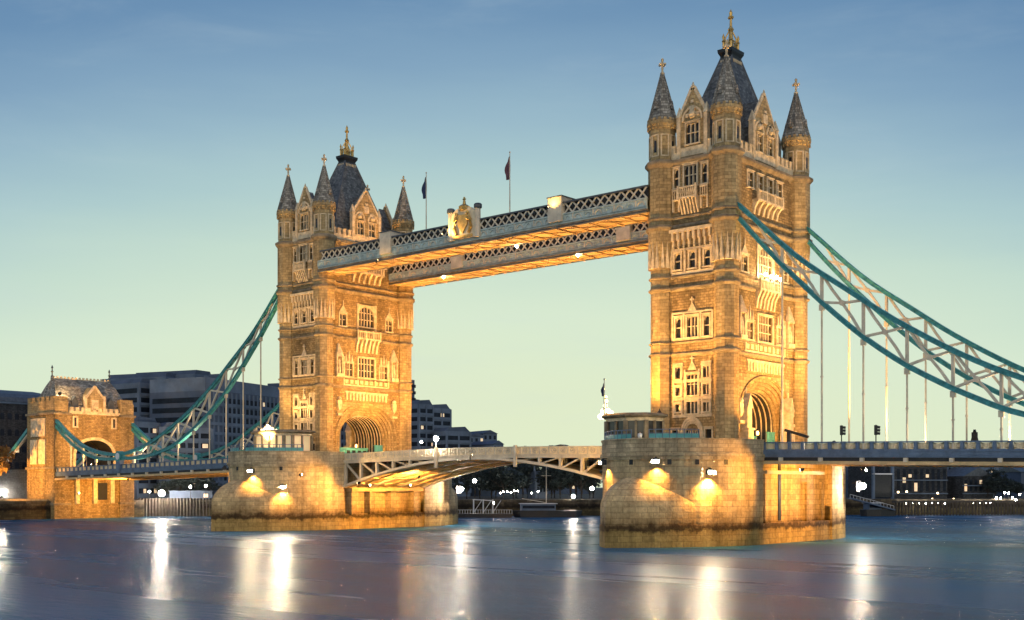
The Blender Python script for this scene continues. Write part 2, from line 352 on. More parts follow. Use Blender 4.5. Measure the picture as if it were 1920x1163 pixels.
def window(fm, c, w, z0, z1, lights, trans, style, parent, sur=.24, frame_mat='dressed', proud=.13):
    f = MB(fm); a0, a1 = c-w/2, c+w/2
    f.box((a0-sur, -.05, z0), (a0, proud, z1)); f.box((a1, -.05, z0), (a1+sur, proud, z1))
    f.box((a0-sur, -.05, z1), (a1+sur, proud, z1+sur)); f.box((a0-sur-.08, -.05, z0-.2), (a1+sur+.08, proud+.1, z0))
    f.box((a0-sur-.1, -.05, z1+sur), (a1+sur+.1, proud+.12, z1+sur+.12))
    lw = w/lights
    for i in range(1, lights): f.box((a0+i*lw-.07, -.3, z0), (a0+i*lw+.07, -.05, z1))
    for t in range(1, trans+1):
        zz = z0+(z1-z0)*t/(trans+1)*1.06; f.box((a0, -.29, zz-.06), (a1, -.07, zz+.06))
    if style == 'pointed':
        hh = min(lw*.75, .6)
        for i in range(lights):
            l, r = a0+i*lw, a0+(i+1)*lw; mid = (l+r)/2
            for e in (l, r):
                f.loft([[(e, -.28, z1), (mid, -.28, z1), ((e*2+mid)/3, -.28, z1-hh*.35), (e, -.28, z1-hh)], [(e, -.1, z1), (mid, -.1, z1), ((e*2+mid)/3, -.1, z1-hh*.35), (e, -.1, z1-hh)]])
    if style == 'round':
        n = 10; rise = w*.42
        for i in range(n):
            t0, t1 = PI*i/n, PI*(i+1)/n
            p, q = (c-w/2*math.cos(t0), z1-rise+rise*math.sin(t0)), (c-w/2*math.cos(t1), z1-rise+rise*math.sin(t1))
            f.loft([[(p[0], y, p[1]), (q[0], y, q[1]), (q[0], y, z1+.02), (p[0], y, z1+.02)] for y in (-.28, proud-.02)])
    o = f.build('window', frame_mat, parent)
    g = MB(fm); g.box((a0-.01, -.36, z0-.01), (a1+.01, -.31, z1+.01)); g.build('pane', 'glass', o)
    return o
SIDE_WIN = [(-2.3,.8,22.3,23.9,1,0,'pointed'), (-2.3,.75,20,21.15,1,0,'pointed'), (-2.3,.75,17.8,18.85,1,0,''), (2.15,.9,22.3,23.8,2,0,'pointed'), (2.15,.9,20,21.4,2,0,'pointed'), (2.15,.9,17.7,18.9,2,0,''),
    (-.05,1.7,20,22.8,3,1,'pointed'), (-.05,1.7,17.5,19.1,3,0,''), (-2.75,.95,14.1,15.3,1,0,''), (2.55,.95,14.1,15.3,1,0,''),
    (-2.25,.85,27.9,30.6,1,1,'pointed'), (0,1.65,27.9,30.65,3,1,'pointed'), (2.25,.85,27.9,30.6,1,1,'pointed'),
    (-2.35,.92,37.3,39.5,1,1,'pointed'), (0,.92,37.3,39.5,1,1,'pointed'), (2.35,.92,37.3,39.5,1,1,'pointed'),
    (-2.55,.7,48.5,51.1,1,1,'pointed'), (-.3,1.95,48.5,51.3,3,1,'pointed'), (1.95,.75,48.5,51.1,1,1,'pointed')]
ROAD_WIN = [(-4.3,1.75,27.7,30.0,3,1,''), (0,3.8,27.7,31.2,5,2,''), (4.3,1.75,27.7,30.0,3,1,''), (0,3.7,37.05,40.7,5,2,'round'), (-5.7,1.5,36.75,38.9,2,1,'pointed'), (5.7,1.5,36.75,38.9,2,1,'pointed'),
    (-4.1,1.4,48.5,50.5,2,1,''), (-1.4,1.4,48.5,50.5,2,1,''), (1.4,1.4,48.5,50.5,2,1,''), (4.1,1.4,48.5,50.5,2,1,'')]
def arch_curve(hw, zs, top, z0=12.0, n=22):
    pts = [(-hw, z0)]
    for i in range(n+1):
        t = PI-PI*i/n
        pts.append((hw*math.copysign(abs(math.cos(t))**.92, math.cos(t)), zs+(top-zs)*abs(math.sin(t))**.85))
    return pts+[(hw, z0)]
def cross_finial(mb, x, y, z0, h):
    w = .17
    mb.lathe([(.28, z0), (.34, z0+h*.1), (.16, z0+h*.2), (.12, z0+h*.4)], 6, (x, y))
    zc = z0+h*.62
    mb.cbox((x, y, zc), (w*1.4, w*1.4, h*.62))
    mb.cbox((x, y, zc), (.95, .26, .24)); mb.cbox((x, y, zc), (.26, .95, .24))
    for dx, dy in ((.45,0),(-.45,0),(0,.45),(0,-.45)): mb.ball((x+dx, y+dy, zc), .2, 6)
    mb.lathe([(.16, z0+h*.85), (.22, z0+h*.93), (.03, z0+h*1.02)], 6, (x, y))
def build_tower():
    T = thing('bridge_tower', (0, 0, 12.2), 'floodlit gothic stone bridge tower on the nearer pier, the larger one on the right', 'tower', 'twin towers of the bridge')
    hole = lambda w: (w[0]-w[1]/2, w[0]+w[1]/2, w[2], w[3])
    for fc in ('-Y', '+Y'):
        wl = MB(frame(fc)); panel(wl, -HX, HX, 12, 52, [hole(w) for w in SIDE_WIN]+[(-1.25, 1.25, 12, 15.2)]); wl.build('side_wall', 'rock', T)
    for fc in ('+X', '-X'):
        wl = MB(frame(fc)); panel(wl, -HY, HY, 12, 52, [hole(w) for w in ROAD_WIN]+[(-7.1, 7.1, 12, 22.9)]); wl.build('road_wall', 'rock', T)
    b = MB(); b.box((-5.2, -9.9, 51.6), (5.2, 9.9, 52.1)); b.build('roof_deck', 'lead', T)
    # string courses
    for z0, z1, p in ((25.35,25.95,.28), (27.05,27.45,.24), (34.3,34.95,.30), (36.0,36.5,.26), (42.7,43.5,.32), (44.1,44.6,.22), (51.4,52.5,.42)):
        m = MB(); h = z1-z0
        prof = [(.02, z0), (p*.8, z0+h*.35), (p, z0+h*.45), (p, z0+h*.75), (.03, z1)]
        m.loft([[(-HX-q,-HY-q,z),(HX+q,-HY-q,z),(HX+q,HY+q,z),(-HX-q,HY+q,z)] for q, z in prof], cap=False)
        for sx in (-1, 1):
            for sy in (-1, 1):
                r = 1.85 if z0 > 41 else 1.52
                m.lathe([((r+q)*1.082, z) for q, z in prof], 8, (sx*TX, sy*TY), cap=False)
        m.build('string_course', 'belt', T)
    # corner turrets
    for sx in (-1, 1):
        for sy in (-1, 1):
            c = (sx*TX, sy*TY); m = MB(); k = 1.082
            m.lathe([(1.72*k,12), (1.72*k,13.2), (1.52*k,13.6), (1.52*k,38), (1.85*k,41.5), (1.85*k,52), (1.72*k,52.6), (1.72*k,56.9), (1.84*k,57.0), (2.0*k,57.6), (2.0*k,58.0)], 8, c, arc=True)
            t = m.build('turret', 'ashlar', T)
            h2 = MB(); g = MB()      # pointed gablets under the corbelled stage, blind panels above
            for i in range(8):
                a = PI*i/4; d = Vector((math.cos(a), math.sin(a), 0)); s = Vector((-d.y, d.x, 0)); o = Vector((c[0], c[1], 0))
                for q in (-.32, .32):
                    tri = [o+d*1.9+s*(q-.26)+UP*37.6, o+d*1.9+s*(q+.26)+UP*37.6, o+d*1.92+s*q+UP*41.2]
                    g.loft([[p-d*.5 for p in tri], tri])
                for zz in (53.0, 55.9): h2.loft([[o+d*(1.66)+s*e+UP*(zz+z) for e, z in ((-.5,0),(.5,0),(.5,.16),(-.5,.16))], [o+d*1.8+s*e+UP*(zz+z) for e, z in ((-.5,0),(.5,0),(.5,.16),(-.5,.16))]])
                for q in (-.5, .5): h2.loft([[o+d*1.66+s*(q+e)+UP*z for e, z in ((-.1,53),(.1,53),(.1,56),(-.1,56))], [o+d*1.8+s*(q+e)+UP*z for e, z in ((-.1,53),(.1,53),(.1,56),(-.1,56))]])
            g.build('gablets', 'dressed', t); h2.build('blind_panels', 'dressed', t)
            for i in range(0, 8, 2):
                l = MB(); a = PI*i/4; d = Vector((math.cos(a), math.sin(a), 0)); s = Vector((-d.y, d.x, 0)); o = Vector((c[0], c[1], 0))
                l.loft([[o+d*r+s*e+UP*z for e, z in ((-.2,53.6),(.2,53.6),(.2,55.2),(-.2,55.2))] for r in (1.6, 1.735)])
                l.build('slit_window', 'glass', t)
            bt = MB(); bt.lathe([(1.8*k, 57.3), (1.98*k, 57.5), (1.98*k, 57.95), (1.8*k, 57.95)], 16, c)
            for i in range(16):
                a = 2*PI*i/16; bt.M = Matrix.Translation((c[0], c[1], 0)) @ Matrix.Rotation(a, 4, 'Z'); bt.cbox((1.98, 0, 58.12), (.22, .38, .4))
                bt.cbox((1.95, .38, 57.1), (.2, .2, .5))
            bt.build('battlement', 'ashlar', t)
            s = MB(); s.lathe([(1.86*k,57.9), (1.80*k,58.4), (.95*k,61.7), (.2,64.9)], 8, c, arc=True)
            for i in range(8):
                a = PI/8+PI*i/4; s.bar((c[0]+1.84*k*math.cos(a), c[1]+1.84*k*math.sin(a), 58.4), (c[0]+.2*math.cos(a), c[1]+.2*math.sin(a), 64.9), .13)
            for zz, rr in ((59.6, 1.5),):   # lucarnes
                for i in range(0, 8, 2):
                    s.M = Matrix.Translation((c[0], c[1], 0)) @ Matrix.Rotation(PI*i/4, 4, 'Z')
                    s.loft([[(x, -.28, zz), (x, .28, zz), (x, .28, zz+.6), (x, 0, zz+1.2), (x, -.28, zz+.6)] for x in (.8, rr+.18)])
            s.M = None; s.build('spire', 'spire', t)
            f = MB(); cross_finial(f, c[0], c[1], 64.7, 2.35); f.build('finial', 'dressed', t)
    # windows
    for fc, L in (('-Y', SIDE_WIN), ('+Y', SIDE_WIN), ('+X', ROAD_WIN), ('-X', ROAD_WIN)):
        for w in L: window(frame(fc), *w, T)
    for fc in ('-Y', '+Y'):
        fm = frame(fc)
        # stone dressings: plaque round the lower windows, hood moulds, finials
        d = MB(fm)
        for z in (17.0, 19.35, 21.75): d.box((-3.1, -.03, z), (3.05, .09, z+.42))
        for a in (-3.05, -1.65, -1.2, 1.05, 1.5, 2.85): d.box((a-.11, -.03, 17.0), (a+.13, .11, 24.3 if abs(a) > 1.3 else 23.5))
        d.box((-3.1, -.03, 24.2), (-1.5, .15, 24.5)); d.box((1.4, -.03, 24.2), (3.05, .15, 24.5))
        for a, z in ((0, 24.2), (0, 32.2)):
            e = MB(fm); e.loft([[(a-.7, 0, z-.8), (a+.7, 0, z-.8), (a, 0, z+.5)], [(a-.7, .14, z-.8), (a+.7, .14, z-.8), (a, .14, z+.5)]])
            e.cbox((a, .1, z+.7), (.16, .2, .9)); e.cbox((a, .1, z+.8), (.6, .2, .2)); e.build('crocketed_finial', 'dressed', T)
        d.build('stone_dressing', 'dressed', T); d = MB(fm)
        d.box((-3.2, -.03, 31.15), (3.2, .2, 31.4)); d.box((-3.3, -.03, 27.55), (3.3, .12, 27.85))
        for a in (-3.15, -1.35, 1.35, 3.15): d.box((a-.14, -.03, 27.8), (a+.14, .15, 31.3))
        d.build('stone_dressing', 'dressed', T); d = MB(fm)
        d.box((-3.3, -.03, 36.55), (3.3, .12, 36.95)); d.box((-3.3, -.03, 39.85), (3.3, .2, 40.1))
        for a in (-3.3, -1.2, 1.2, 3.3): d.box((a-.16, -.03, 36.9), (a+.16, .14, 40))
        d.build('stone_dressing', 'dressed', T)
        k = MB(fm)      # corbel table
        for i in range(8):
            a = -2.95+i*.84; k.box((a-.17, -.03, 41.2), (a+.17, .55, 42.6)); k.box((a-.15, -.03, 40.5), (a+.15, .3, 41.2)); k.ball((a, .2, 40.3), .2, 6)
        k.box((-3.6, -.03, 42.3), (3.6, .62, 42.75)); k.build('corbel_table', 'dressed', T)
        # balcony
        bl = MB(fm); bl.box((-1.7, 0, 46.7), (1.1, 1.0, 46.95)); bl.box((-1.7, .86, 48.1), (1.1, 1.02, 48.3))
        for i in range(9): a = -1.65+i*.335; bl.bar((a, .94, 46.95), (a, .94, 48.1), .1); bl.bar((a, .94, 47.0), (a+.3, .94, 48.05), .07) if i < 8 else None
        for a in (-1.7, 1.1): bl.box((a-.14, .8, 46.5), (a+.14, 1.08, 48.5))
        for a0, a1 in ((-3.1, -1.9), (1.35, 2.6)):
            bl.box((a0, 0, 46.7), (a1, .4, 46.9)); bl.box((a0, .26, 48.0), (a1, .4, 48.2))
            for i in range(4): q = a0+.1+i*(a1-a0-.2)/3; bl.bar((q, .33, 46.9), (q, .33, 48), .11)
            bl.box((a0, -.02, 45.2), (a0+.25, .3, 46.7)); bl.box((a1-.25, -.02, 45.2), (a1, .3, 46.7))
        for i in range(6):
            a = -1.55+i*.5; bl.loft([[(a-.12, 0, 44.7), (a+.12, 0, 44.7), (a+.12, .15, 44.7), (a-.12, .15, 44.7)], [(a-.12, 0, 45.6), (a+.12, 0, 45.6), (a+.12, .5, 45.6), (a-.12, .5, 45.6)], [(a-.12, 0, 46.7), (a+.12, 0, 46.7), (a+.12, .95, 46.7), (a-.12, .95, 46.7)]])
        bl.build('balcony', 'dressed', T)
        # pointed doorway
        dr = MB(fm)
        for k2 in range(3):
            w0 = 1.7-.17*k2; C = [(-w0, 12), (-w0, 14.2-.1*k2)]+[(-w0*math.cos(PI/2*i/6)**.8, 14.2-.1*k2+(2.7-.22*k2)*math.sin(PI/2*i/6)) for i in range(1, 7)]
            C = C+[(-x, z) for x, z in reversed(C[:-1])]
            dr.path([(x, .16-.1*k2, z) for x, z in C], .2, .3, side=(0, 1, 0)) if False else [dr.bar((C[i][0], .18-.11*k2, C[i][1]), (C[i+1][0], .18-.11*k2, C[i+1][1]), .3, .22, up=Vector((0, 1, 0))) for i in range(len(C)-1)]
        for i in range(5): a = -1+.5*i; dr.bar((a, -.1, 13.7), (a*.6, -.1, 16.1-abs(a)*.8), .09)
        dr.box((-1.25, -.2, 13.55), (1.25, .02, 13.75))
        dd = dr.build('doorway', 'dressed', T)
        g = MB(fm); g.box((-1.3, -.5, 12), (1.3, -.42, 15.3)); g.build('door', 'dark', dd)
        gable(T, fm, 2.15, 52.3, 58.6, 61.7, [(-.0, 2.05, 54.2, 57.0, 3, 1, 'pointed')], 3.2, 1)
        parapet(T, fm, [(-3.4, -2.2), (2.2, 3.4)])
    for fc, outer in (('+X', True), ('-X', False)):
        fm = frame(fc); portal(T, fm)
        d = MB(fm)
        d.box((-5.6, -.03, 27.2), (5.6, .14, 27.5)); d.box((-5.6, -.03, 25.95), (5.6, .12, 26.2))
        for a in (-5.5, -2.15, 2.15, 5.5): d.box((a-.15, -.03, 26.1), (a+.15, .2, 31.2))
        for i in range(9): a = -4.8+1.2*i; d.box((a-.35, -.03, 26.35), (a+.35, .12, 27.05))
        for a in (-4.3, 4.3):
            for dx in (-1, 0, 1):
                d.loft([[(a+dx*.7-.25, 0, 30.4), (a+dx*.7+.25, 0, 30.4), (a+dx*.7, 0, 31.7+(dx == 0)*.6)], [(a+dx*.7-.25, .2, 30.4), (a+dx*.7+.25, .2, 30.4), (a+dx*.7, .2, 31.7+(dx == 0)*.6)]])
        d.build('stone_dressing', 'dressed', T)
        for a in (-5.7, 5.7):
            d = MB(fm); d.loft([[(a-.9, 0, 39.2), (a+.9, 0, 39.2), (a, 0, 40.5)], [(a-.9, .16, 39.2), (a+.9, .16, 39.2), (a, .16, 40.5)]]); d.cbox((a, .1, 40.8), (.2, .2, 1.0)); d.build('hood_gable', 'dressed', T)
        for a in (-2.2, 2.2): d = MB(fm); d.box((a-.2, -.03, 36.3), (a+.2, .2, 41.2)); d.build('jamb_shaft', 'dressed', T)
        d = MB(fm)
        for i in range(13): a = -4.8+.8*i; d.box((a-.2, -.03, 23.35), (a+.2, .22, 24.5)); d.box((a-.3, -.03, 24.5), (a+.3, .3, 24.7))
        d.box((-5.3, -.03, 24.7), (5.3, .26, 24.95)); d.build('stone_dressing', 'dressed', T)
        for (hw, zb, zt, pr, n, drop) in ((2.75, 34.6, 36.1, .95, 6, 2.4), (3.5, 46.75, 48.2, 1.0, 6, 1.7)):
            bl = MB(fm); bl.box((-hw, 0, zb), (hw, pr, zb+.25)); bl.box((-hw, pr-.16, zt-.2), (hw, pr+.02, zt))
            for i in range(int(hw*5)): a = -hw+.1+i*(2*hw-.2)/(int(hw*5)-1); bl.bar((a, pr-.07, zb+.25), (a, pr-.07, zt-.2), .13)
            for a in (-hw, -hw/3, hw/3, hw): bl.box((a-.13, pr-.22, zb-.15), (a+.13, pr+.06, zt+.15))
            for i in range(n):
                a = -hw+.3+i*(2*hw-.6)/(n-1)
                bl.loft([[(a-.2, 0, zb-drop), (a+.2, 0, zb-drop), (a+.2, .15, zb-drop), (a-.2, .15, zb-drop)], [(a-.2, 0, zb-drop*.45), (a+.2, 0, zb-drop*.45), (a+.2, .4, zb-drop*.45), (a-.2, .4, zb-drop*.45)], [(a-.2, 0, zb), (a+.2, 0, zb), (a+.2, pr, zb), (a-.2, pr, zb)]])
            bl.build('balcony', 'dressed', T)
        for a in (-6.75, 6.75):    # canopied niches beside the windows
            nm = MB(fm); nm.box((a-.75, -.03, 28), (a-.5, .5, 31)); nm.box((a+.5, -.03, 28), (a+.75, .5, 31)); nm.box((a-.85, -.03, 27.4), (a+.85, .7, 28))
            nm.lathe([(1.0, 31), (.9, 31.4), (.15, 33.4)], 6, (a, .1)); nm.lathe([(.25, 28), (.33, 28.9), (.22, 29.8), (.16, 30), (.2, 30.3), (.02, 30.6)], 8, (a, .3)); nm.build('niche', 'dressed', T)
            sh = MB(fm)           # shield bearers beside the arch
            z = 22.3 if not outer else 18.0; q = a if not outer else a*1.06
            sh.loft([[(q-.55, 0, z+.9), (q+.55, 0, z+.9), (q+.5, .1, z-.3), (q, .2, z-1.2), (q-.5, .1, z-.3)], [(q-.5, .5, z+.8), (q+.5, .5, z+.8), (q+.45, .55, z-.3), (q, .45, z-1.0), (q-.45, .55, z-.3)]])
            sh.ball((q, .35, z+1.15), .4, 8); sh.box((q-.6, -.02, z-1.9), (q+.6, .6, z-1.5)); sh.build('carved_shield', 'dressed', T)
        for a in (-5.9, 5.9):     # gabled plinths at the foot of the arch on the road side
            if outer:
                q = MB(fm); q.box((a-.7, -.4, 12), (a+.7, 1.2, 15.2)); q.box((a-.85, -.4, 15.2), (a+.85, 1.35, 15.5)); q.box((a-.6, -.4, 15.5), (a+.6, 1.0, 18.2))
                q.loft([[(a-.75, y, 18.2), (a+.75, y, 18.2), (a, y, 20.2)] for y in (-.4, 1.15)]); q.cbox((a, .4, 20.5), (.2, .2, .9)); q.box((a-.3, .98, 16), (a+.3, 1.06, 17.7)); q.build('buttress', 'dressed', T)
        for a in (-8.6, 8.6):
            pass
        gable(T, fm, 3.25, 52.3, 58.4, 62.0, [(-1.4, 1.45, 53.9, 56.3, 2, 1, 'pointed'), (1.4, 1.45, 53.9, 56.3, 2, 1, 'pointed')], 6.4, 2)
        parapet(T, fm, [(-8.2, -3.3), (3.3, 8.2)])
    # main roof
    r = MB(); prof = [(4.6, 7.7, 52.6), (4.3, 7.1, 54), (3.5, 5.55, 58), (.85, 1.2, 68.45)]
    r.loft([[(-a,-b,z),(a,-b,z),(a,b,z),(-a,b,z)] for a, b, z in prof])
    rf = r.build('roof', 'slate', T)
    for s in (-1, 1):
        hp = MB()
        for q in (-1, 1):
            for i in range(3): hp.bar((s*prof[i][0], q*prof[i][1], prof[i][2]), (s*prof[i+1][0], q*prof[i+1][1], prof[i+1][2]), .2)
        hp.build('hip_flashing', 'lead', rf)
    c = MB(); c.loft([[(-a,-b,z),(a,-b,z),(a,b,z),(-a,b,z)] for a, b, z in ((.88,1.24,68.2), (.95,1.35,68.6), (1.15,1.65,69.05), (1.2,1.7,69.5), (1.0,1.4,69.55))]); c.build('roof_cornice', 'black', T)
    for i in range(6):
        pass
    g = MB()
    dn = MB()
    for s in (-1, 1):
        for i in range(7): dn.cbox((s*1.05, -1.05+i*.35, 67.75), (.2, .14, .45))
        for i in range(5): dn.cbox((-.7+i*.35, s*1.42, 67.75), (.14, .2, .45))
    dn.build('roof_brackets', 'dressed', T)
    for x in (-.62, .62):
        for y in (-.98, .98):
            g.lathe([(.16, 69.4), (.15, 70.6), (.25, 70.8), (.1, 71.0), (.2, 71.4), (.02, 71.9)], 6, (x, y))
            g.path([(x, y, 70.2), (x*.7, y*.7, 71.4), (x*.3, y*.3, 72.2), (0, 0, 72.6)], .13, .16)
    for s in (-1, 1):
        for z in (69.7, 70.5): g.box((-.62, s*.98-.06, z-.06), (.62, s*.98+.06, z+.06)); g.box((s*.62-.06, -.98, z-.06), (s*.62+.06, .98, z+.06))
        for i in range(4):
            y = -.58+.39*i; g.bar((s*.62, y, 69.6), (s*.62, y, 70.7), .09); g.ball((s*.62, y, 70.8), .14, 6)
        for i in range(3):
            x = -.3+.3*i; g.bar((x, s*.98, 69.6), (x, s*.98, 70.7), .09); g.ball((x, s*.98, 70.8), .14, 6)
    g.lathe([(.32, 69.5), (.36, 71), (.26, 72.2), (.45, 72.6), (.2, 73), (.15, 74.2)], 8); g.cbox((0, 0, 74.3), (.8, .26, .26)); g.cbox((0, 0, 74.3), (.26, .8, .26)); g.lathe([(.14, 74.2), (.22, 74.7), (.24, 75), (.02, 75.5)], 6)
    g.build('gilded_crown', 'gold', T)
    return T
def gable(T, fm, hw, z0, zs, zt, wins, back, narch):
    o = [(-hw, z0), (hw, z0), (hw, zs-1.1), (hw*.86, zs-.3), (0, zt), (-hw*.86, zs-.3), (-hw, zs-1.1)]
    g = MB(fm); holes = [(w[0]-w[1]/2, w[0]+w[1]/2, w[2], w[3]) for w in wins]
    zb = zs-1.1
    panel(g, -hw, hw, z0, zb, holes)
    g.add([(x, 0, z) for x, z in ((-hw, zb), (hw, zb), (hw*.86, zs-.3), (0, zt), (-hw*.86, zs-.3))], [(0, 1, 2, 3, 4)])
    g.add([(x, -.5, z) for x, z in o], [tuple(range(7))])
    for i in range(7):
        p, q = o[i], o[(i+1) % 7]; g.add([(p[0], 0, p[1]), (q[0], 0, q[1]), (q[0], -.5, q[1]), (p[0], -.5, p[1])], [(0, 1, 2, 3)])
    G = g.build('gable', 'ashlar', T)
    c = MB(fm)
    for s in (-1, 1):
        c.bar((s*hw*.9, -.2, zs-.4), (0, -.2, zt+.15), .75, .3, up=Vector((0, 1, 0)))
        c.box((s*hw-.28, -.55, z0), (s*hw+.28, .22, zs-.6)); c.loft([[(s*hw-.38, -.6, zs-.6), (s*hw+.38, -.6, zs-.6), (s*hw+.38, .3, zs-.6), (s*hw-.38, .3, zs-.6)], [(s*hw-.05, -.2, zs+.9), (s*hw+.05, -.2, zs+.9), (s*hw+.05, -.1, zs+.9), (s*hw-.05, -.1, zs+.9)]])
    c.lathe([(.16, zt), (.26, zt+.3), (.05, zt+.9)], 6, (0, -.15))
    c.build('coping', 'dressed', G)
    d = MB(fm); w = hw*2/narch
    for i in range(narch):
        m0 = -hw+w*(i+.5); r = w*.36; zc = wins[0][3]+.35
        P = [(m0-r*math.cos(PI*k/8), zc+r*1.15*math.sin(PI*k/8)) for k in range(9)]
        for k in range(8): d.bar((P[k][0], .06, P[k][1]), (P[k+1][0], .06, P[k+1][1]), .28, .18, up=Vector((0, 1, 0)))
        d.ball((m0, 0, zc+r*.5), r*.4, 8)
    e = MB(fm); e.box((-hw*.9, -.02, z0+.3), (hw*.9, .1, z0+1.5)); e.build('carved_panel', 'dressed', G); d.cbox((0, .05, zs+.3), (hw*.35, .22, hw*.4)); d.cbox((0, .05, zs+1.3), (hw*.2, .2, .4))
    for s in (-1, 1): d.cbox((s*hw*.4, .05, zs-.5), (hw*.2, .2, .5))
    d.build('carving', 'dressed', G)
    r = MB(fm); r.loft([[(-hw*.92, y, zs-1.2), (hw*.92, y, zs-1.2), (0, y, zt-.45)] for y in (-.45, -back*.62)]); r.box((-hw*.9, -back*.6, z0), (hw*.9, -.5, zs-1.2)); r.build('gable_roof', 'slate', G)
    for w in wins: window(fm, *w, T, sur=.16, proud=.1)
def parapet(T, fm, spans):
    for a0, a1 in spans:
        p = MB(fm); p.box((a0, -.3, 52.3), (a1, .12, 53.3)); n = max(1, int((a1-a0)/1.15)); st = (a1-a0)/n
        for i in range(n): p.box((a0+st*i+.1, -.31, 53.3), (a0+st*i+.62*st, .13, 54.2)); p.box((a0+st*i+.05, -.36, 54.2), (a0+st*i+.66*st, .18, 54.34))
        p.build('parapet', 'dressed', T)
def portal(T, fm):
    orders = [(7.1, 16.2, 22.55, 0), (6.75, 16.1, 22.15, -.3), (6.3, 16, 21.7, -.65), (5.85, 15.9, 21.25, -1.0), (5.4, 15.8, 20.8, -1.35)]
    p = MB(fm); C = [arch_curve(h, s, t) for h, s, t, n in orders]
    n = len(C[0])
    o = C[0]; p.add([(x, 0, z) for x, z in o]+[(x, 0, 22.9) for x, z in o], [(i, i+1, n+i+1, n+i) for i in range(1, n-2)])
    for k in range(len(C)):
        n0 = orders[k][3]; n1 = orders[k+1][3] if k+1 < len(C) else -1.7
        p.add([(x, n0, z) for x, z in C[k]]+[(x, n1, z) for x, z in C[k]], [(i, i+1, n+i+1, n+i) for i in range(n-1)])
        if k+1 < len(C): p.add([(x, n1, z) for x, z in C[k]]+[(x, n1, z) for x, z in C[k+1]], [(i, i+1, n+i+1, n+i) for i in range(n-1)])
        for i in range(n-1): p.bar((C[k][i][0], n0-.04, C[k][i][1]), (C[k][i+1][0], n0-.04, C[k][i+1][1]), .16, .14, up=Vector((0, 1, 0)))
    h = arch_curve(7.3, 16.2, 22.75, 15)
    for i in range(len(h)-1): p.bar((h[i][0], .1, h[i][1]), (h[i+1][0], .1, h[i+1][1]), .32, .26, up=Vector((0, 1, 0)))
    P = p.build('arch', 'ashlar', T)
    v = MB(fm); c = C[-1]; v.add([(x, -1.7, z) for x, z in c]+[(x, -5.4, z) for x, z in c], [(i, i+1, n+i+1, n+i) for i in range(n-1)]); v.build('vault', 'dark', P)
    for k in range(5):
        c2 = arch_curve(5.36, 15.8, 20.75); y = -1.9-.8*k; q = MB(fm); q.path([(x, y, z) for x, z in c2], .22, .3, side=(0, 1, 0)) if False else [q.bar((c2[i][0], y, c2[i][1]), (c2[i+1][0], y, c2[i+1][1]), .13, .16, up=Vector((0, 1, 0))) for i in range(n-1)]
        q.build('vault_rib', 'dressed', P)
    g = MB(fm)     # turquoise pedestrian gates in the archway
    for a0, a1, zt in ((3.3, 5.3, 15.2), (-5.3, -3.6, 14.3), (-3.5, 3.2, 14.0)):
        if a0 == -3.5: continue
        g.box((a0, -1.5, 12.1), (a1, -1.3, zt)); g.box((a0-.06, -1.55, zt), (a1+.06, -1.25, zt+.15))
        for i in range(3): a = a0+(a1-a0)*(i+.5)/3; g.box((a-.07, -1.3, 12.2), (a+.07, -1.22, zt))
    G = g.build('footway_gate', 'turq', T)
    k = MB(fm)
    for i in range(5): a = -3.3+i*1.35; k.box((a, -3.2, 13.2), (a+.75, -3.12, 14.3))
    w = MB(fm); w.box((-3.5, -3.4, 12.1), (3.2, -3.2, 14.5)); w.box((-3.6, -3.5, 14.5), (3.3, -3.1, 14.8)); wo = w.build('barrier', 'turq', T); k.build('barrier_opening', 'black', wo)
tower = build_tower()
tower2 = dup(tower); tower2.location = (-82.3, 0, 12.2); tower2.rotation_euler = (0, 0, PI)
tower2['label'] = 'floodlit gothic stone bridge tower on the farther pier, the smaller one in the middle left'
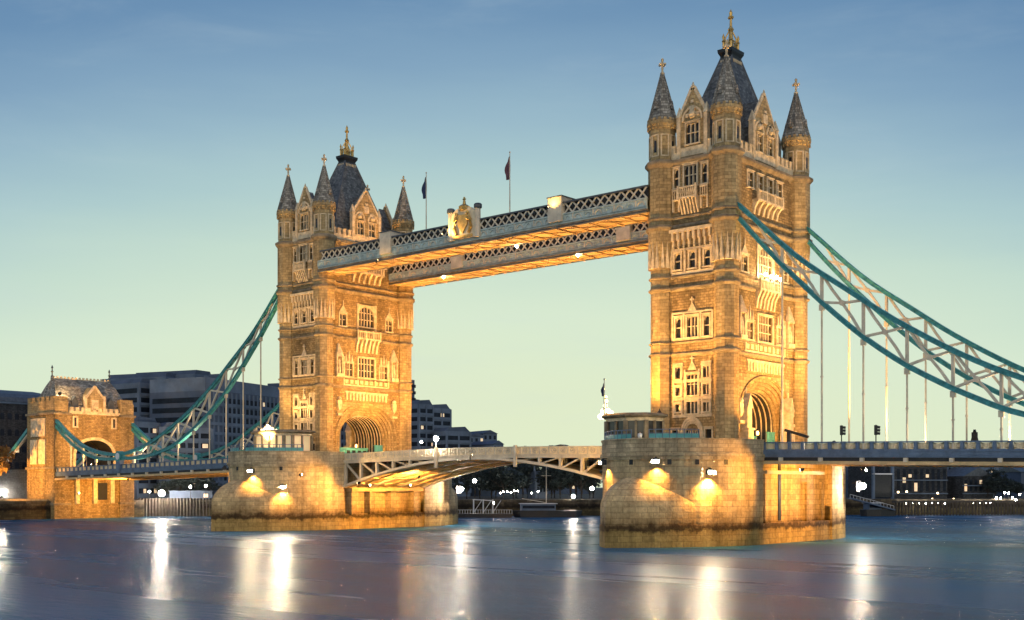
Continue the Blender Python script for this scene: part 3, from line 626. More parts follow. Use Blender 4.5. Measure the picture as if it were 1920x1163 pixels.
# ------------------------------------------------------------------ piers
def nose(cy, ax, ay, s, n=20, pw=None):
    """half outline from +x round the end (s = -1 towards the viewer) to -x"""
    out = []
    for i in range(n+1):
        t = PI*i/n
        if pw: q = abs(i/n*2-1); x = ax*math.cos(PI/2*(1-q))*(1 if i < n/2 else -1); y = ay*(1-q) if pw == 1 else ay*(1-q)**pw
        else: x, y = ax*math.cos(t), ay*math.sin(t)
        out.append((x, s*(cy+y)))
    return out
def ogive(ax, ay, cy, s, n=24, p=.8):
    out = []
    for i in range(n+1):
        q = i/n*2-1
        x = ax*math.sin(PI/2*abs(q))**p*(1 if q < 0 else -1); out.append((x, s*(cy+ay*(1-abs(q)))))
    return out
def build_pier():
    T = thing('bridge_pier', (0, 0, 0), 'massive granite pier with domed cutwater under the nearer right hand tower', 'pier', 'stone piers in the river')
    HW = 10.65
    def body(e, notch=True):
        a = nose(10, HW+e, 14.7+e, -1); b2 = nose(10, HW+e, 14.7+e, 1)     # a: +x -> -x round -y ; b2: +x -> -x round +y
        pl = list(a)
        if notch: pl += [(-9.5, -10), (-9.5, 10)]
        pl += list(reversed(b2))
        if notch: pl += [(9.5, 10), (9.5, -10)]
        return pl
    m = MB(); m.prism(body(0), -2, 11.05, arc=True); m.build('pier_body', 'pier', T)
    m = MB(); m.prism([(x, y) for x, y in ogive(10.42, 20.12, 10, -1, 32, .86)]+list(reversed(ogive(10.42, 20.12, 10, 1, 32, .86))), -2, 2.75, arc=True)
    m.build('plinth', 'pier', T)
    for s in (-1, 1):     # cutwater with its domed cap
        m = MB(); rings = [(1, 2.5), (1, 4.8)]+[(math.cos(a), 4.8+4.9*math.sin(a)) for a in [R(x) for x in range(6, 85, 6)]]
        base = ogive(10.3, 20.0, 10, s, 32, .86)
        m.loft([[(x*k, s*18.5+(y-s*18.5)*k, z) for x, y in base] for k, z in rings], arc=True)
        m.build('cutwater', 'pier', T)
    for z0, z1, e in ((11.0, 11.35, .18), (11.35, 11.75, .34)):
        m = MB(); m.prism(body(e, False), z0, z1, arc=True); m.build('cornice', 'pier_top', T)
    # parapet wall round both ends, gap for the road
    for s in (-1, 1):
        o = nose(10, HW+.1, 14.8, s, 28); i2 = nose(10, HW-.45, 14.25, s, 28); n = len(o)
        m = MB(); m.loft([[(x, y, z) for x, y in o]+[(x, y, z) for x, y in reversed(i2)] for z in (11.7, 13.45)], arc=True); pw = m.build('parapet', 'pier_top', T)
        o = nose(10, HW+.2, 14.9, s, 28); i2 = nose(10, HW-.5, 14.15, s, 28)
        m = MB(); m.loft([[(x, y, z) for x, y in o]+[(x, y, z) for x, y in reversed(i2)] for z in (13.44, 13.66)], arc=True); m.build('coping', 'pier_top', pw)
    m = MB(); m.prism(body(-.5, False), 11.6, 12.2); m.build('pier_deck', 'asphalt', T)
    for s in (-1, 1):
        m = MB(); m.prism(nose(10, HW-.6, 14.1, s, 28)[9:20], 12.1, 12.95); m.build('raised_footway', 'pier_top', T)
    # drain mouths
    for t in (-1.56, -1.10, -.81, -2.3, -.5):
        for s in (-1, 1):
            x, y = HW*math.cos(t), s*(10-14.7*math.sin(t)); nx, ny = math.cos(t)/HW, -s*math.sin(t)/14.7; a = math.atan2(ny, nx)
            m = MB(Matrix.Translation((x, y, 10.65)) @ Matrix.Rotation(a, 4, 'Z')); m.box((-.3, -.26, -.32), (.03, .26, .32)); m.build('drain_mouth', 'black', T)
    # side faces: white beam and groove on one, ledge and buttresses on the other
    m = MB(); m.box((9.4, -7.9, 9.25), (10.1, 8.9, 9.7)); m.build('side_beam', 'cream', T)
    m = MB(); m.box((9.4, -3.9, 3), (9.62, -3.2, 10.9)); m.build('drain_groove', 'black', T)
    for y in (-7.6, 4.2, 8.6): m = MB(); m.box((9.4, y-.35, 2.6), (9.85, y+.35, 9.2 if y < 4 else 8.2)); m.build('side_rib', 'pier', T)
    m = MB(); m.box((-11.5, -8.8, 6.7), (-9.4, 8.8, 7.35)); m.build('bearing_ledge', 'soffit', T)
    for y in (-7.4, -1.6, 3.6, 7.9):
        m = MB(); m.box((-11.0, y-.6, 2.6), (-9.4, y+.6, 6.72)); m.build('bearing_buttress', 'pier', T)
    return T
pier = build_pier()
pier2 = dup(pier); pier2.location = (-82.3, 0, 0); pier2.rotation_euler = (0, 0, PI)
pier2['label'] = 'massive granite pier with domed cutwater under the farther left hand tower'
# wall lamps on the piers
def wall_lamp(x, y, z, nx, ny, label, power, drop=6, glow='lamp_pier', col=AMBER, r=.2, off=.75):
    t = thing('wall_lamp', (x, y, z), label, 'lamp', 'floodlights fixed to the pier walls')
    n = Vector((nx, ny, 0)).normalized(); p = Vector((x, y, z))
    b = MB(); b.bar(p-n*.1, p+n*off, .09); b.bar(p+n*off, p+n*off-UP*.15, .09); b.lathe([(.30, -.05), (.34, 0), (.16, .3)], 10, (0, 0)); 
    for i in range(16, len(b.v)): b.v[i] = b.v[i]+p+n*off-UP*.35
    b.build('bracket', 'black', t)
    sd = Vector((-n.y, n.x, 0)); c0 = p+n*off-UP*.46; h = MB()
    h.loft([[c0-n*.34+sd*a+UP*b2 for a, b2 in ((-.4,-.36),(.4,-.36),(.4,.34),(-.4,.34))], [c0-n*.30+sd*a+UP*b2 for a, b2 in ((-.4,-.36),(.4,-.36),(.4,.34),(-.4,.34))]])
    h.loft([[c0+n*q+sd*a-UP*.36 for q, a in ((-.34,-.4),(.32,-.46),(.32,.46),(-.34,.4))], [c0+n*q+sd*a-UP*.32 for q, a in ((-.34,-.4),(.32,-.46),(.32,.46),(-.34,.4))]])
    for q in (-1, 1): h.loft([[c0+n*a+sd*(q*(.44+.06*(a > 0)))+UP*b2 for a, b2 in ((-.34,-.36),(.4,-.36),(.4,.1),(-.34,.34))], [c0+n*a+sd*(q*(.48+.06*(a > 0)))+UP*b2 for a, b2 in ((-.34,-.36),(.4,-.36),(.4,.1),(-.34,.34))]])
    h.build('hood', 'black', t)
    g = MB(); g.ball(c0, r, 10); g.build('bulb', glow, t)
    if power: spot_in(t, p+n*(off-.1)-UP*1.0, p+n*(off-.95)-UP*3.6, power*1.25, ORANGE, 125, .8, .15)
    return t
def on_nose(t, x0=0, hw=10.65, ay=14.7):
    return x0+hw*math.cos(t), -10+ay*math.sin(t), math.cos(t)/hw, math.sin(t)/ay
for i, (t, z, pw, lab) in enumerate(((-2.0, 11.2, 1700, 'leftmost lit lamp under the cornice of the right pier'), (-1.24, 11.25, 2200, 'lit lamp under the right pier cornice, above the dome of the cutwater'), (-.70, 9.9, 7000, 'brightest lamp washing the curved wall of the right pier'))):
    x, y, nx, ny = on_nose(t); wall_lamp(x, y, z, nx, ny, lab, pw, r=.17 if i < 2 else .24)
for i, (t, z, pw, lab) in enumerate(((-2.1, 11.3, 1700, 'lamp at the left edge of the left pier beside the side span'), (-1.25, 10.75, 2400, 'lit lamp above the dome of the left pier cutwater'), (-.82, 8.0, 2400, 'dazzling lamp on the curved wall of the left pier, the lowest one'))):
    x, y, nx, ny = on_nose(t, -82.3); wall_lamp(x, y, z, nx, ny, lab, pw, r=.17 if i < 2 else .24)
def navigation_lamp(x, y, z, label):
    t = thing('navigation_lamp', (x, y, z), label, 'lamp', 'dazzling lamps on the pier flanks')
    b = MB(); b.bar((x-1.6, y, z), (x+.1, y, z), .12); b.bar((x-1.6, y, z-.8), (x, y, z), .08); b.cbox((x, y, z-.05), (.5, .5, .2)); b.cbox((x-.7, y+.1, z-.5), (.08, 1.4, 1.6)); b.build('bracket', 'black', t)
    g = MB(); g.ball((x, y, z-.45), .45, 12); g.build('bulb', 'lamp_star', t); point_in(t, (x+.2, y-.6, z-.5), 220, ORANGE, .45)
navigation_lamp(12.5, 16.0, 8.1, 'dazzling lamp at the right end of the nearer pier, low over the water')
navigation_lamp(-69.6, 17.8, 7.5, 'dazzling lamp at the right end of the farther pier, below the lifting span')
# ------------------------------------------------------------------ side spans
ZP = lambda s: 13.35-.0185*(s-10.65)      # parapet top
def side_span(sign, x0, s1, label):
    X = lambda s: x0+sign*s
    T = thing('side_span', (X(10.7), 0, 12), label, 'bridge span', 'suspended side spans')
    a, b2 = 10.72, s1
    def run(y0, y1, dz0, dz1, name, m, parent=T):
        k = MB(); k.loft([[(X(s), y0, ZP(s)+dz0), (X(s), y1, ZP(s)+dz0), (X(s), y1, ZP(s)+dz1), (X(s), y0, ZP(s)+dz1)] for s in (a, b2)]); return k.build(name, m, parent)
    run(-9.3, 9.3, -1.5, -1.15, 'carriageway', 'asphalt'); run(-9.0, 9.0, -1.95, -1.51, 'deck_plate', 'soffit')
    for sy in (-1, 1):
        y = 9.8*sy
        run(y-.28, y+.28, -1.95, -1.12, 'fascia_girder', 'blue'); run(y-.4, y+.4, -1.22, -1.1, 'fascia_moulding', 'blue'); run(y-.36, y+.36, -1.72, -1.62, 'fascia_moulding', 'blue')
        run(y-.16, y+.16, -2.42, -1.96, 'gap_shade_strip', 'black'); run(y-.5, y+.5, -2.85, -2.42, 'bottom_flange', 'soffit')  # black strip puts the shade of the open gap into colour
        P = MB(); s = a; k = 0; infill = []
        P.loft([[(X(q), y+e, ZP(q)+d) for e, d in ((-.17,-.16),(.17,-.16),(.17,0),(-.17,0))] for q in (a, b2)])
        P.loft([[(X(q), y+e, ZP(q)+d) for e, d in ((-.15,-1.1),(.15,-1.1),(.15,-.94),(-.15,-.94))] for q in (a, b2)])
        while s < b2-.5:
            P.box((X(s)-.2, y-.2, ZP(s)-1.1), (X(s)+.2, y+.2, ZP(s)+.02))
            infill.append(s); s += 1.83
        par = P.build('parapet', 'blue', T)
        def infill_at(s):
            q = MB(); xa, xb = sorted((X(s+.3), X(min(s+1.53, b2-.1)))); z0, z1 = ZP(s+.9)-.9, ZP(s+.9)-.2
            q.box((xa, y-.05, z0), (xb, y+.05, z0+.14)); q.box((xa, y-.05, z1-.14), (xb, y+.05, z1)); q.box((xa, y-.05, z0), (xa+.14, y+.05, z1)); q.box((xb-.14, y-.05, z0), (xb, y+.05, z1))
            c, d = (xa+xb)/2, (z0+z1)/2
            for t in range(4): q.bar((c+.33*math.cos(PI/2*t), y, d+.27*math.sin(PI/2*t)), (c+.33*math.cos(PI/2*(t+1)), y, d+.27*math.sin(PI/2*(t+1))), .11)
            q.bar((xa, y, z0), (c-.2, y, d-.15), .1); q.bar((xb, y, z0), (c+.2, y, d-.15), .1); q.bar((xa, y, z1), (c-.2, y, d+.15), .1); q.bar((xb, y, z1), (c+.2, y, d+.15), .1); q.cbox((c, y, d), (.26, .08, .2))
            q.box((xa+.1, y+.03, z0+.1), (xb-.1, y+.045, z1-.1))
            return q.build('parapet_panel', 'panel', par)
        for s in infill: infill_at(s)
        s = 13.3
        while s < b2:
            k = MB(); k.box((X(s)-.22, y-.62, ZP(s)-2.5), (X(s)+.22, y+.62, ZP(s)-2.0)); k.build('girder_bracket', 'cream', T); s += 5.49
    s = 13.3
    while s < b2:
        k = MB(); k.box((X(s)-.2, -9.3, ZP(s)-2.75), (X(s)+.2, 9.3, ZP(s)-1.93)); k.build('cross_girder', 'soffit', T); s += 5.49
    return T
side_span(1, 0, 92, 'blue and cream side span leaving the picture on the right')
side_span(-1, -82.3, 90.1, 'blue and cream side span between the farther pier and the far gatehouse')
# ------------------------------------------------------------------ chains
UPC = [(5.2, 46.3), (6.86, 45.0), (9, 42.9), (13.3, 38.7), (16.8, 35.7), (22.4, 31.8), (27.2, 28.3), (32, 25.3), (36, 23), (40, 21), (43.2, 19.7), (47.3, 17.9), (52, 16.3), (57, 15.2), (62.8, 14.45)]
LOC = [(5.2, 45.2), (6.86, 43.3), (9, 40.7), (13.3, 36.05), (19.1, 30.4), (24.2, 25.9), (29.7, 22), (35.3, 18.95), (40.5, 16.55), (43.2, 15.6), (47.3, 14.7), (52, 13.9), (57, 13.6), (62.8, 13.75)]
UPS = [(62.8, 14.45), (67, 14.6), (72, 15.2), (77.3, 16.3), (82, 18.3), (87, 20.9), (91, 23.4)]
LOS = [(62.8, 13.75), (67, 13.5), (72, 13.8), (77.3, 15.0), (82, 16.8), (87, 19.4), (91, 22.3)]
def interp(P, s):
    for (a, za), (b, zb) in zip(P, P[1:]):
        if s <= b: return za+(zb-za)*(s-a)/(b-a)
    return P[-1][1]
def smooth_z(P, s):
    return sum(interp(P, min(max(s+d, P[0][0]), P[-1][0])) for d in (-1.6, -.8, 0, .8, 1.6))/5
def chain(sign, x0, sy, label):
    X = lambda s: x0+sign*s
    y = 9.8*sy
    T = thing('suspension_chain', (X(35), y, 12), label, 'suspension chain', 'trussed suspension chains')
    for U, L in ((UPC, LOC), (UPS, LOS)):
        for nm, P in (('upper_chord', U), ('lower_chord', L)):
            ss = [P[0][0]+(P[-1][0]-P[0][0])*i/30 for i in range(31)]
            pts = [(X(s), y, smooth_z(P, s)) for s in ss]
            k = MB(); k.path([(a, b, c) for a, b, c in pts], .55, .52, side=(0, 1, 0)); ch = k.build(nm, 'teal', T)
            for d in (-1, 1):
                k = MB(); k.path([(a, b, c+d*.29) for a, b, c in pts], .78, .09, side=(0, 1, 0)); k.build('chord_flange', 'teal', ch)
    nodes = [13.3+5.49*i for i in range(9)]
    web = lambda U, L, N: [brace(T, X, y, U, L, N[i], N[i+1]) for i in range(len(N)-1)]
    web(UPC, LOC, nodes); web(UPS, LOS, [67.0, 72, 77.3, 82, 87])
    brace(T, X, y, UPC, LOC, 9.6, 13.3)
    for s in nodes+[67.2, 72.6, 78.1, 83.6]:
        U, L = (UPC, LOC) if s < 62.8 else (UPS, LOS)
        zu, zl = smooth_z(U, s), smooth_z(L, s)
        if zu-zl > .9: k = MB(); k.bar((X(s), y, zl), (X(s), y, zu), .34, .34, up=Vector((1, 0, 0))); k.build('web_post', 'cream', T)
        zb = ZP(s)-1.2
        k = MB(); k.tube([(X(s), y, zb), (X(s), y, (zb+zl)/2-.1), (X(s), y, (zb+zl)/2-.1), (X(s), y, (zb+zl)/2+.1), (X(s), y, (zb+zl)/2+.1), (X(s), y, zl-.9)], [.13, .13, .2, .2, .13, .13], 8)
        k.box((X(s)-.3, y-.22, zl-1.05), (X(s)+.3, y+.22, zl-.3)); k.build('hanger', 'cream', T)
    k = MB(); k.tube([(X(62.8), y-.62, 14.1), (X(62.8), y+.62, 14.1)], 1.15, 16); p = k.build('pin_boss', 'teal', T)
    k = MB(); k.tube([(X(62.8), y-.66, 14.1), (X(62.8), y+.66, 14.1)], .75, 14); k.build('pin_cap', 'white', p)
    k = MB(); k.box((X(62.8)-.75, y-.55, 10.9), (X(62.8)+.75, y+.55, 13.3)); k.build('pin_pedestal', 'blue', T)
    return T
def brace(T, X, y, U, L, s0, s1):
    u0, u1, l0, l1 = smooth_z(U, s0), smooth_z(U, s1), smooth_z(L, s0), smooth_z(L, s1)
    sm = (s0+s1)/2; zm = (u0+u1+l0+l1)/4
    for z0, z1 in ((u0, l1), (l0, u1)):
        # members bow slightly to meet at a gusset
        k = MB(); k.path([(X(s0), y, z0), (X((s0+sm)/2), y, z0+(zm-z0)*.54), (X(sm), y, zm), (X((s1+sm)/2), y, z1+(zm-z1)*.54), (X(s1), y, z1)], .3, .3, side=(0, 1, 0)); k.build('web_brace', 'cream', T)
    k = MB(); k.tube([(X(sm), y-.2, zm), (X(sm), y+.2, zm)], .36, 8); k.build('gusset', 'cream', T)
chain(1, 0, -1, 'near teal chain sweeping from the right tower down to the right edge')
chain(1, 0, 1, 'far teal chain of the right hand span, seen behind the near one')
chain(-1, -82.3, -1, 'near teal chain sagging from the left tower to the gatehouse')
chain(-1, -82.3, 1, 'far teal chain behind the left hand span, partly hidden by the left tower')
for sy, lb in ((-1, 'near teal land tie running down from the gatehouse to the left edge'), (1, 'far teal land tie running down behind the gatehouse')):
    T = thing('land_tie', (-186, 9.8*sy, 12), lb, 'land tie', 'land ties of the chains')
    k = MB(); k.path([(-185, 9.8*sy, 21.6), (-192, 9.8*sy, 17.2), (-204, 9.8*sy, 10.6)], .7, .8, side=(0, 1, 0)); k.build('tie_bar', 'teal', T)
    k = MB(); k.path([(-185, 9.8*sy, 20.6), (-192, 9.8*sy, 16.2), (-204, 9.8*sy, 9.6)], .5, .3, side=(0, 1, 0)); k.build('tie_rod', 'cream', T)
# ------------------------------------------------------------------ lifting central span
def bascule(x0, sign, label):
    """x0 = pier face, runs sign*30.5 to the centre joint"""
    T = thing('lifting_span_leaf', (x0, 0, 12), label, 'bridge leaf', 'two leaves of the lifting span')
    Ln = 30.35; X = lambda t: x0+sign*t
    ZT = lambda t: 13.35+.42*math.sin(PI/2*min(t, 30.5)/30.5)
    ZB = lambda t: 7.35+4.5*math.sin(PI/2*(t/30.5))**.92 if t > 0 else 7.35
    N = 15; ts = [Ln*i/N for i in range(N+1)]
    def run(y0, y1, d0, d1, nm, m, par=T, z=ZT):
        k = MB(); k.loft([[(X(t), y0, z(t)+d0), (X(t), y1, z(t)+d0), (X(t), y1, z(t)+d1), (X(t), y0, z(t)+d1)] for t in ts]); return k.build(nm, m, par)
    run(-9.4, 9.4, -1.5, -1.2, 'carriageway', 'asphalt')
    for y in (-9.8, 9.8):
        pr = run(y-.12, y+.12, -.12, 0, 'handrail', 'cream'); run(y-.3, y+.3, -1.75, -1.25, 'top_chord', 'cream'); run(y-.42, y+.42, -1.32, -1.2, 'string_moulding', 'cream')
        q = MB(); q.loft([[(X(t), y-.035, ZT(t)-1.22), (X(t), y+.035, ZT(t)-1.22), (X(t), y+.035, ZT(t)-.1), (X(t), y-.035, ZT(t)-.1)] for t in ts]); q.build('parapet_plate', 'panel', pr)
        t = .1
        while t < Ln-.5:
            q = MB(); c, d = X(t+.9), ZT(t+.9)-.62; q.box((X(t)-.09, y-.13, ZT(t)-1.2), (X(t)+.09, y+.13, ZT(t)-.05))
            e = y-math.copysign(.1, 1)
            for a in range(6): q.bar((c+.42*math.cos(PI/3*a), e, d+.4*math.sin(PI/3*a)), (c+.42*math.cos(PI/3*(a+1)), e, d+.4*math.sin(PI/3*(a+1))), .1)
            q.bar((X(t+.3), e, d), (X(t+1.5), e, d), .08); q.cbox((c, e, d), (.3, .08, .3)); q.build('parapet_panel', 'cream', pr); t += 1.82
    for y in (-9.8, -3.4, 3.4, 9.8):
        k = MB(); k.loft([[(X(t), y+e, ZB(t)+d) for e, d in ((-.42,0),(.42,0),(.42,.4),(-.42,.4))] for t in ts]); g = k.build('bottom_chord', 'cream', T)
        for i in range(0, N):
            t0, t1 = ts[i], ts[i+1]
            if ZT(t1)-1.7-ZB(t1)-.4 < .35: break
            k = MB(); w = .42
            if i % 2 == 0: k.bar((X(t0)+sign*.3, y, ZB(t0)+.2), (X(t0)+sign*.3, y, ZT(t0)-1.6), w, .5, up=Vector((0, 1, 0))); k.build('web_post', 'cream', T)
            if i % 2 == 0 and i+2 <= N:
                t2 = ts[i+2]; k = MB()
                for o in (-.16, .16): k.bar((X(t0)+sign*(.3+o), y, ZT(t0)-1.6), (X(t2)+sign*o, y, ZB(t2)+.3), .11, .3, up=Vector((0, 1, 0)))
                k.build('web_brace', 'cream', T)
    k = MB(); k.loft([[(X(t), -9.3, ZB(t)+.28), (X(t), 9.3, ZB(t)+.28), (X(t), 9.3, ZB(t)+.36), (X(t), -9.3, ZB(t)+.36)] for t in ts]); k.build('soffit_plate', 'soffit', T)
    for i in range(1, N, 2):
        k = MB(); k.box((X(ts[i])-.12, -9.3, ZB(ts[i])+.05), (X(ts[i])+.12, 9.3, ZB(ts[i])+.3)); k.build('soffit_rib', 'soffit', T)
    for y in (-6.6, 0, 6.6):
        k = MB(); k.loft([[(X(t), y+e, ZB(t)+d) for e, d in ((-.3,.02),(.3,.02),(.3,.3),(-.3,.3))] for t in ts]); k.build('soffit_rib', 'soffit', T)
    return T
bascule(-71.65, 1, 'left leaf of the closed lifting span, cream trussed arch')
bascule(-10.65, -1, 'right leaf of the closed lifting span, cream trussed arch ending at the near pier')
def span_post(x, y, lit, label):
    t = thing('span_lamp_post', (x, y, 10.6), label, 'lamp post', 'posts on the lifting span')
    k = MB(); k.box((x-.24, y-.36, 10.6), (x+.24, y+.02, 13.9)); k.build('post', 'cream', t)
    if lit:
        k = MB(); k.tube([(x, y-.2, 13.9), (x, y-.2, 15.0)], .09, 8); k.build('stem', 'cream', t)
        g = MB(); g.ball((x, y-.2, 15.35), .42, 12); g.build('globe', 'lamp_star', t); point_in(t, (x, y-.75, 15.3), 500, WARMW, .4)
span_post(-48.6, -10.15, True, 'cream post with a dazzling lamp above the left leaf of the lifting span')
span_post(-31.6, -10.15, False, 'plain cream post without a lamp on the right leaf of the lifting span')
# ------------------------------------------------------------------ high level walkways
def walkway(y0, y1, label):
    s = -1 if y0 < 0 else 1
    xa, xb = -76.2, -6.2
    T = thing('high_level_walkway', ((xa+xb)/2, (y0+y1)/2, 45), label, 'walkway', 'high level walkways between the towers')
    def bx(nm, m, a, b, par=T): k = MB(); k.box(a, b); return k.build(nm, m, par)
    bx('soffit', 'soffit', (xa, y0+.15, 45.55), (xb, y1-.15, 45.7))
    for y in (y0, y1):
        o = -1 if y == y0 else 1
        sd = bx('lower_girder', 'pale_teal', (xa, y-.1, 45.95), (xb, y+.1, 47.4))
        bx('cornice', 'lead', (xa, y-.28, 45.5), (xb, y+.28, 45.72)); bx('moulding', 'belt', (xa, y-.36, 45.73), (xb, y+.36, 45.96)); bx('moulding', 'pale_teal', (xa, y-.22, 46.28), (xb, y+.22, 46.4)); bx('rail', 'pale_teal', (xa, y-.24, 47.3), (xb, y+.24, 47.5))
        n = 38; st = (xb-xa)/n
        for i in range(n):     # arched panel of the lower girder
            q = MB(); x = xa+st*i; q.box((x-.09, y-.2, 46.4), (x+.09, y+.2, 47.3)); c = x+st/2
            P = [(c-.6*math.cos(PI*k/6), y+o*.16, 46.45+.62*math.sin(PI*k/6)) for k in range(7)]
            for k in range(6): q.bar(P[k], P[k+1], .14, .12, up=Vector((0, 1, 0)))
            q.build('arched_panel', 'cream' if i % 2 else 'pale_teal', sd)
        bx('eaves', 'lead', (xa+.6, y-.3, 48.95), (xb, y+.3, 49.2)); bx('glazing', 'glass', (xa+.6, y-o*.35-.03, 47.5), (xb, y-o*.35+.03, 48.95))
        n = 48; st = (xb-xa-.8)/n
        for i in range(n):
            q = MB(); x = xa+.8+st*i; q.bar((x, y+o*.1, 47.45), (x+st, y+o*.1, 49.0), .22, .1, up=Vector((0, 1, 0))); q.bar((x, y+o*.02, 49.0), (x+st, y+o*.02, 47.45), .22, .1, up=Vector((0, 1, 0))); q.cbox((x+st/2, y+o*.08, 48.22), (.3, .22, .3)); q.build('lattice_panel', 'cream', T)
    k = MB(); k.loft([[(x, y0-.3, 49.18), (x, y1+.3, 49.18), (x, (y0+y1)/2, 49.95)] for x in (xa+.6, xb)]); k.build('roof', 'lead', T)
    n = 24
    for i in range(n):
        x = xa+(xb-xa)*(i+.5)/n
        bx('soffit_rib', 'soffit', (x-.12, y0+.2, 45.35), (x+.12, y1-.2, 45.56))
    for y in (y0+.9, y1-.9):
        k = MB()
        P = [(xa+(xb-xa)*i/24, y if i % 2 else (y0+y1)/2, 45.47) for i in range(25)]
        for a, b2 in zip(P, P[1:]): k.bar(a, b2, .14, .12)
        k.build('soffit_bracing', 'soffit', T)
    for x in (-58.5, -22.2):
        bx('panel_pier', 'cream', (x-1.3, y0-.55, 46.4), (x+1.3, y1+.55, 50.0)); bx('pier_cap', 'lead', (x-1.4, y0-.65, 50.0), (x+1.4, y1+.65, 50.15))
    return T
walkway(-11.9, -6.8, 'near high walkway with cream lattice sides, in front of the other one')
walkway(5.3, 10.4, 'far high walkway seen below and behind the near one')
def crest():
    x, y = -40.6, -12.15
    T = thing('walkway_crest', (x, y, 46.4), 'floodlit carved coat of arms with a crown and two capped posts at mid walkway', 'crest')
    k = MB(); k.box((x-2.5, y-.25, 46.5), (x+2.5, y+.25, 50.6)); k.loft([[(x+a, y+e, z) for a, z in ((-2.5,50.6),(2.5,50.6),(1.6,51.2),(.9,51.35),(0,51.7),(-.9,51.35),(-1.6,51.2))] for e in (-.25, .25)]); k.build('plaque', 'panel', T)
    k = MB()
    k.loft([[(x+a, y-e, z) for a, z in ((-1,50.2),(1,50.2),(1,48.6),(0,47.3),(-1,48.6))] for e in (.24, .5)]); k.build('shield', 'gold', T)
    for s in (-1, 1):     # two supporters, stylised beasts
        k = MB(); P = [(x+s*1.3, y-.42, 47.2), (x+s*1.75, y-.45, 48.2), (x+s*1.6, y-.5, 49.3), (x+s*1.35, y-.55, 50.1)]
        k.tube(P, [.25, .34, .3, .2], 7); k.ball((x+s*1.2, y-.6, 50.4), .3, 7); k.tube([(x+s*1.6, y-.5, 49.2), (x+s*1.0, y-.65, 49.5)], [.14, .1], 6); k.build('supporter', 'gold', T)
    k = MB()
    k.lathe([(.8, 50.9), (.95, 51.5), (.5, 51.8), (.3, 51.9), (.2, 52.5)], 8, (x, y)); k.cbox((x, y, 52.75), (.22, .2, .6)); k.cbox((x, y, 52.7), (.6, .2, .18)); k.build('crown', 'gold', T)
    k = MB(); k.box((x-2, y-.4, 46.6), (x+2, y-.24, 47.0)); k.build('motto_scroll', 'gold', T)
    for s in (-1, 1):
        k = MB(); k.lathe([(.5, 46.4), (.45, 50.7), (.5, 50.8)], 8, (x+s*2.9, y)); pq = k.build('post', 'cream', T)
        k = MB(); k.lathe([(.5, 50.8), (.68, 50.95), (.68, 51.4), (.5, 51.6), (.3, 51.65)], 8, (x+s*2.9, y)); k.build('post_cap', 'lead', pq)
    return T
crest()
def flag_pole(x, y, z0, z1, cloth, label, fx=-1, sz=1):
    T = thing('flag_pole', (x, y, z0), label, 'flag', 'flag poles of the bridge')
    k = MB(); k.tube([(x, y, z0), (x, y, z1)], [.1, .06], 8); k.ball((x, y, z1+.1), .13, 8); k.build('pole', 'cream', T)
    n = 9; rings = []
    for i in range(n):
        t = i/(n-1); z = z1-.3-t*3.8*sz; w = sz*(.25+.75*math.sin(PI*min(1, t*1.3)*.8)); ring = []
        for j in range(7):
            q = j/6; ring.append((x+fx*(q*w), y+.12*math.sin(9*q+3*t), z-q*.7*sz*(1-t)))
        rings.append(ring+[(a, b+.03, c) for a, b, c in reversed(ring)])
    k = MB(); k.loft(rings); k.build('flag', cloth, T, True)
flag_pole(-51.1, -10.1, 49.9, 59.0, 'navy', 'tall pole with a limp dark flag on the left half of the near walkway')
flag_pole(-32.9, -10.1, 49.9, 59.0, 'redcloth', 'tall pole with a limp reddish flag on the right half of the near walkway')
for x in (-76.9,):
    for y in (-7.4, 7.4):
        pass
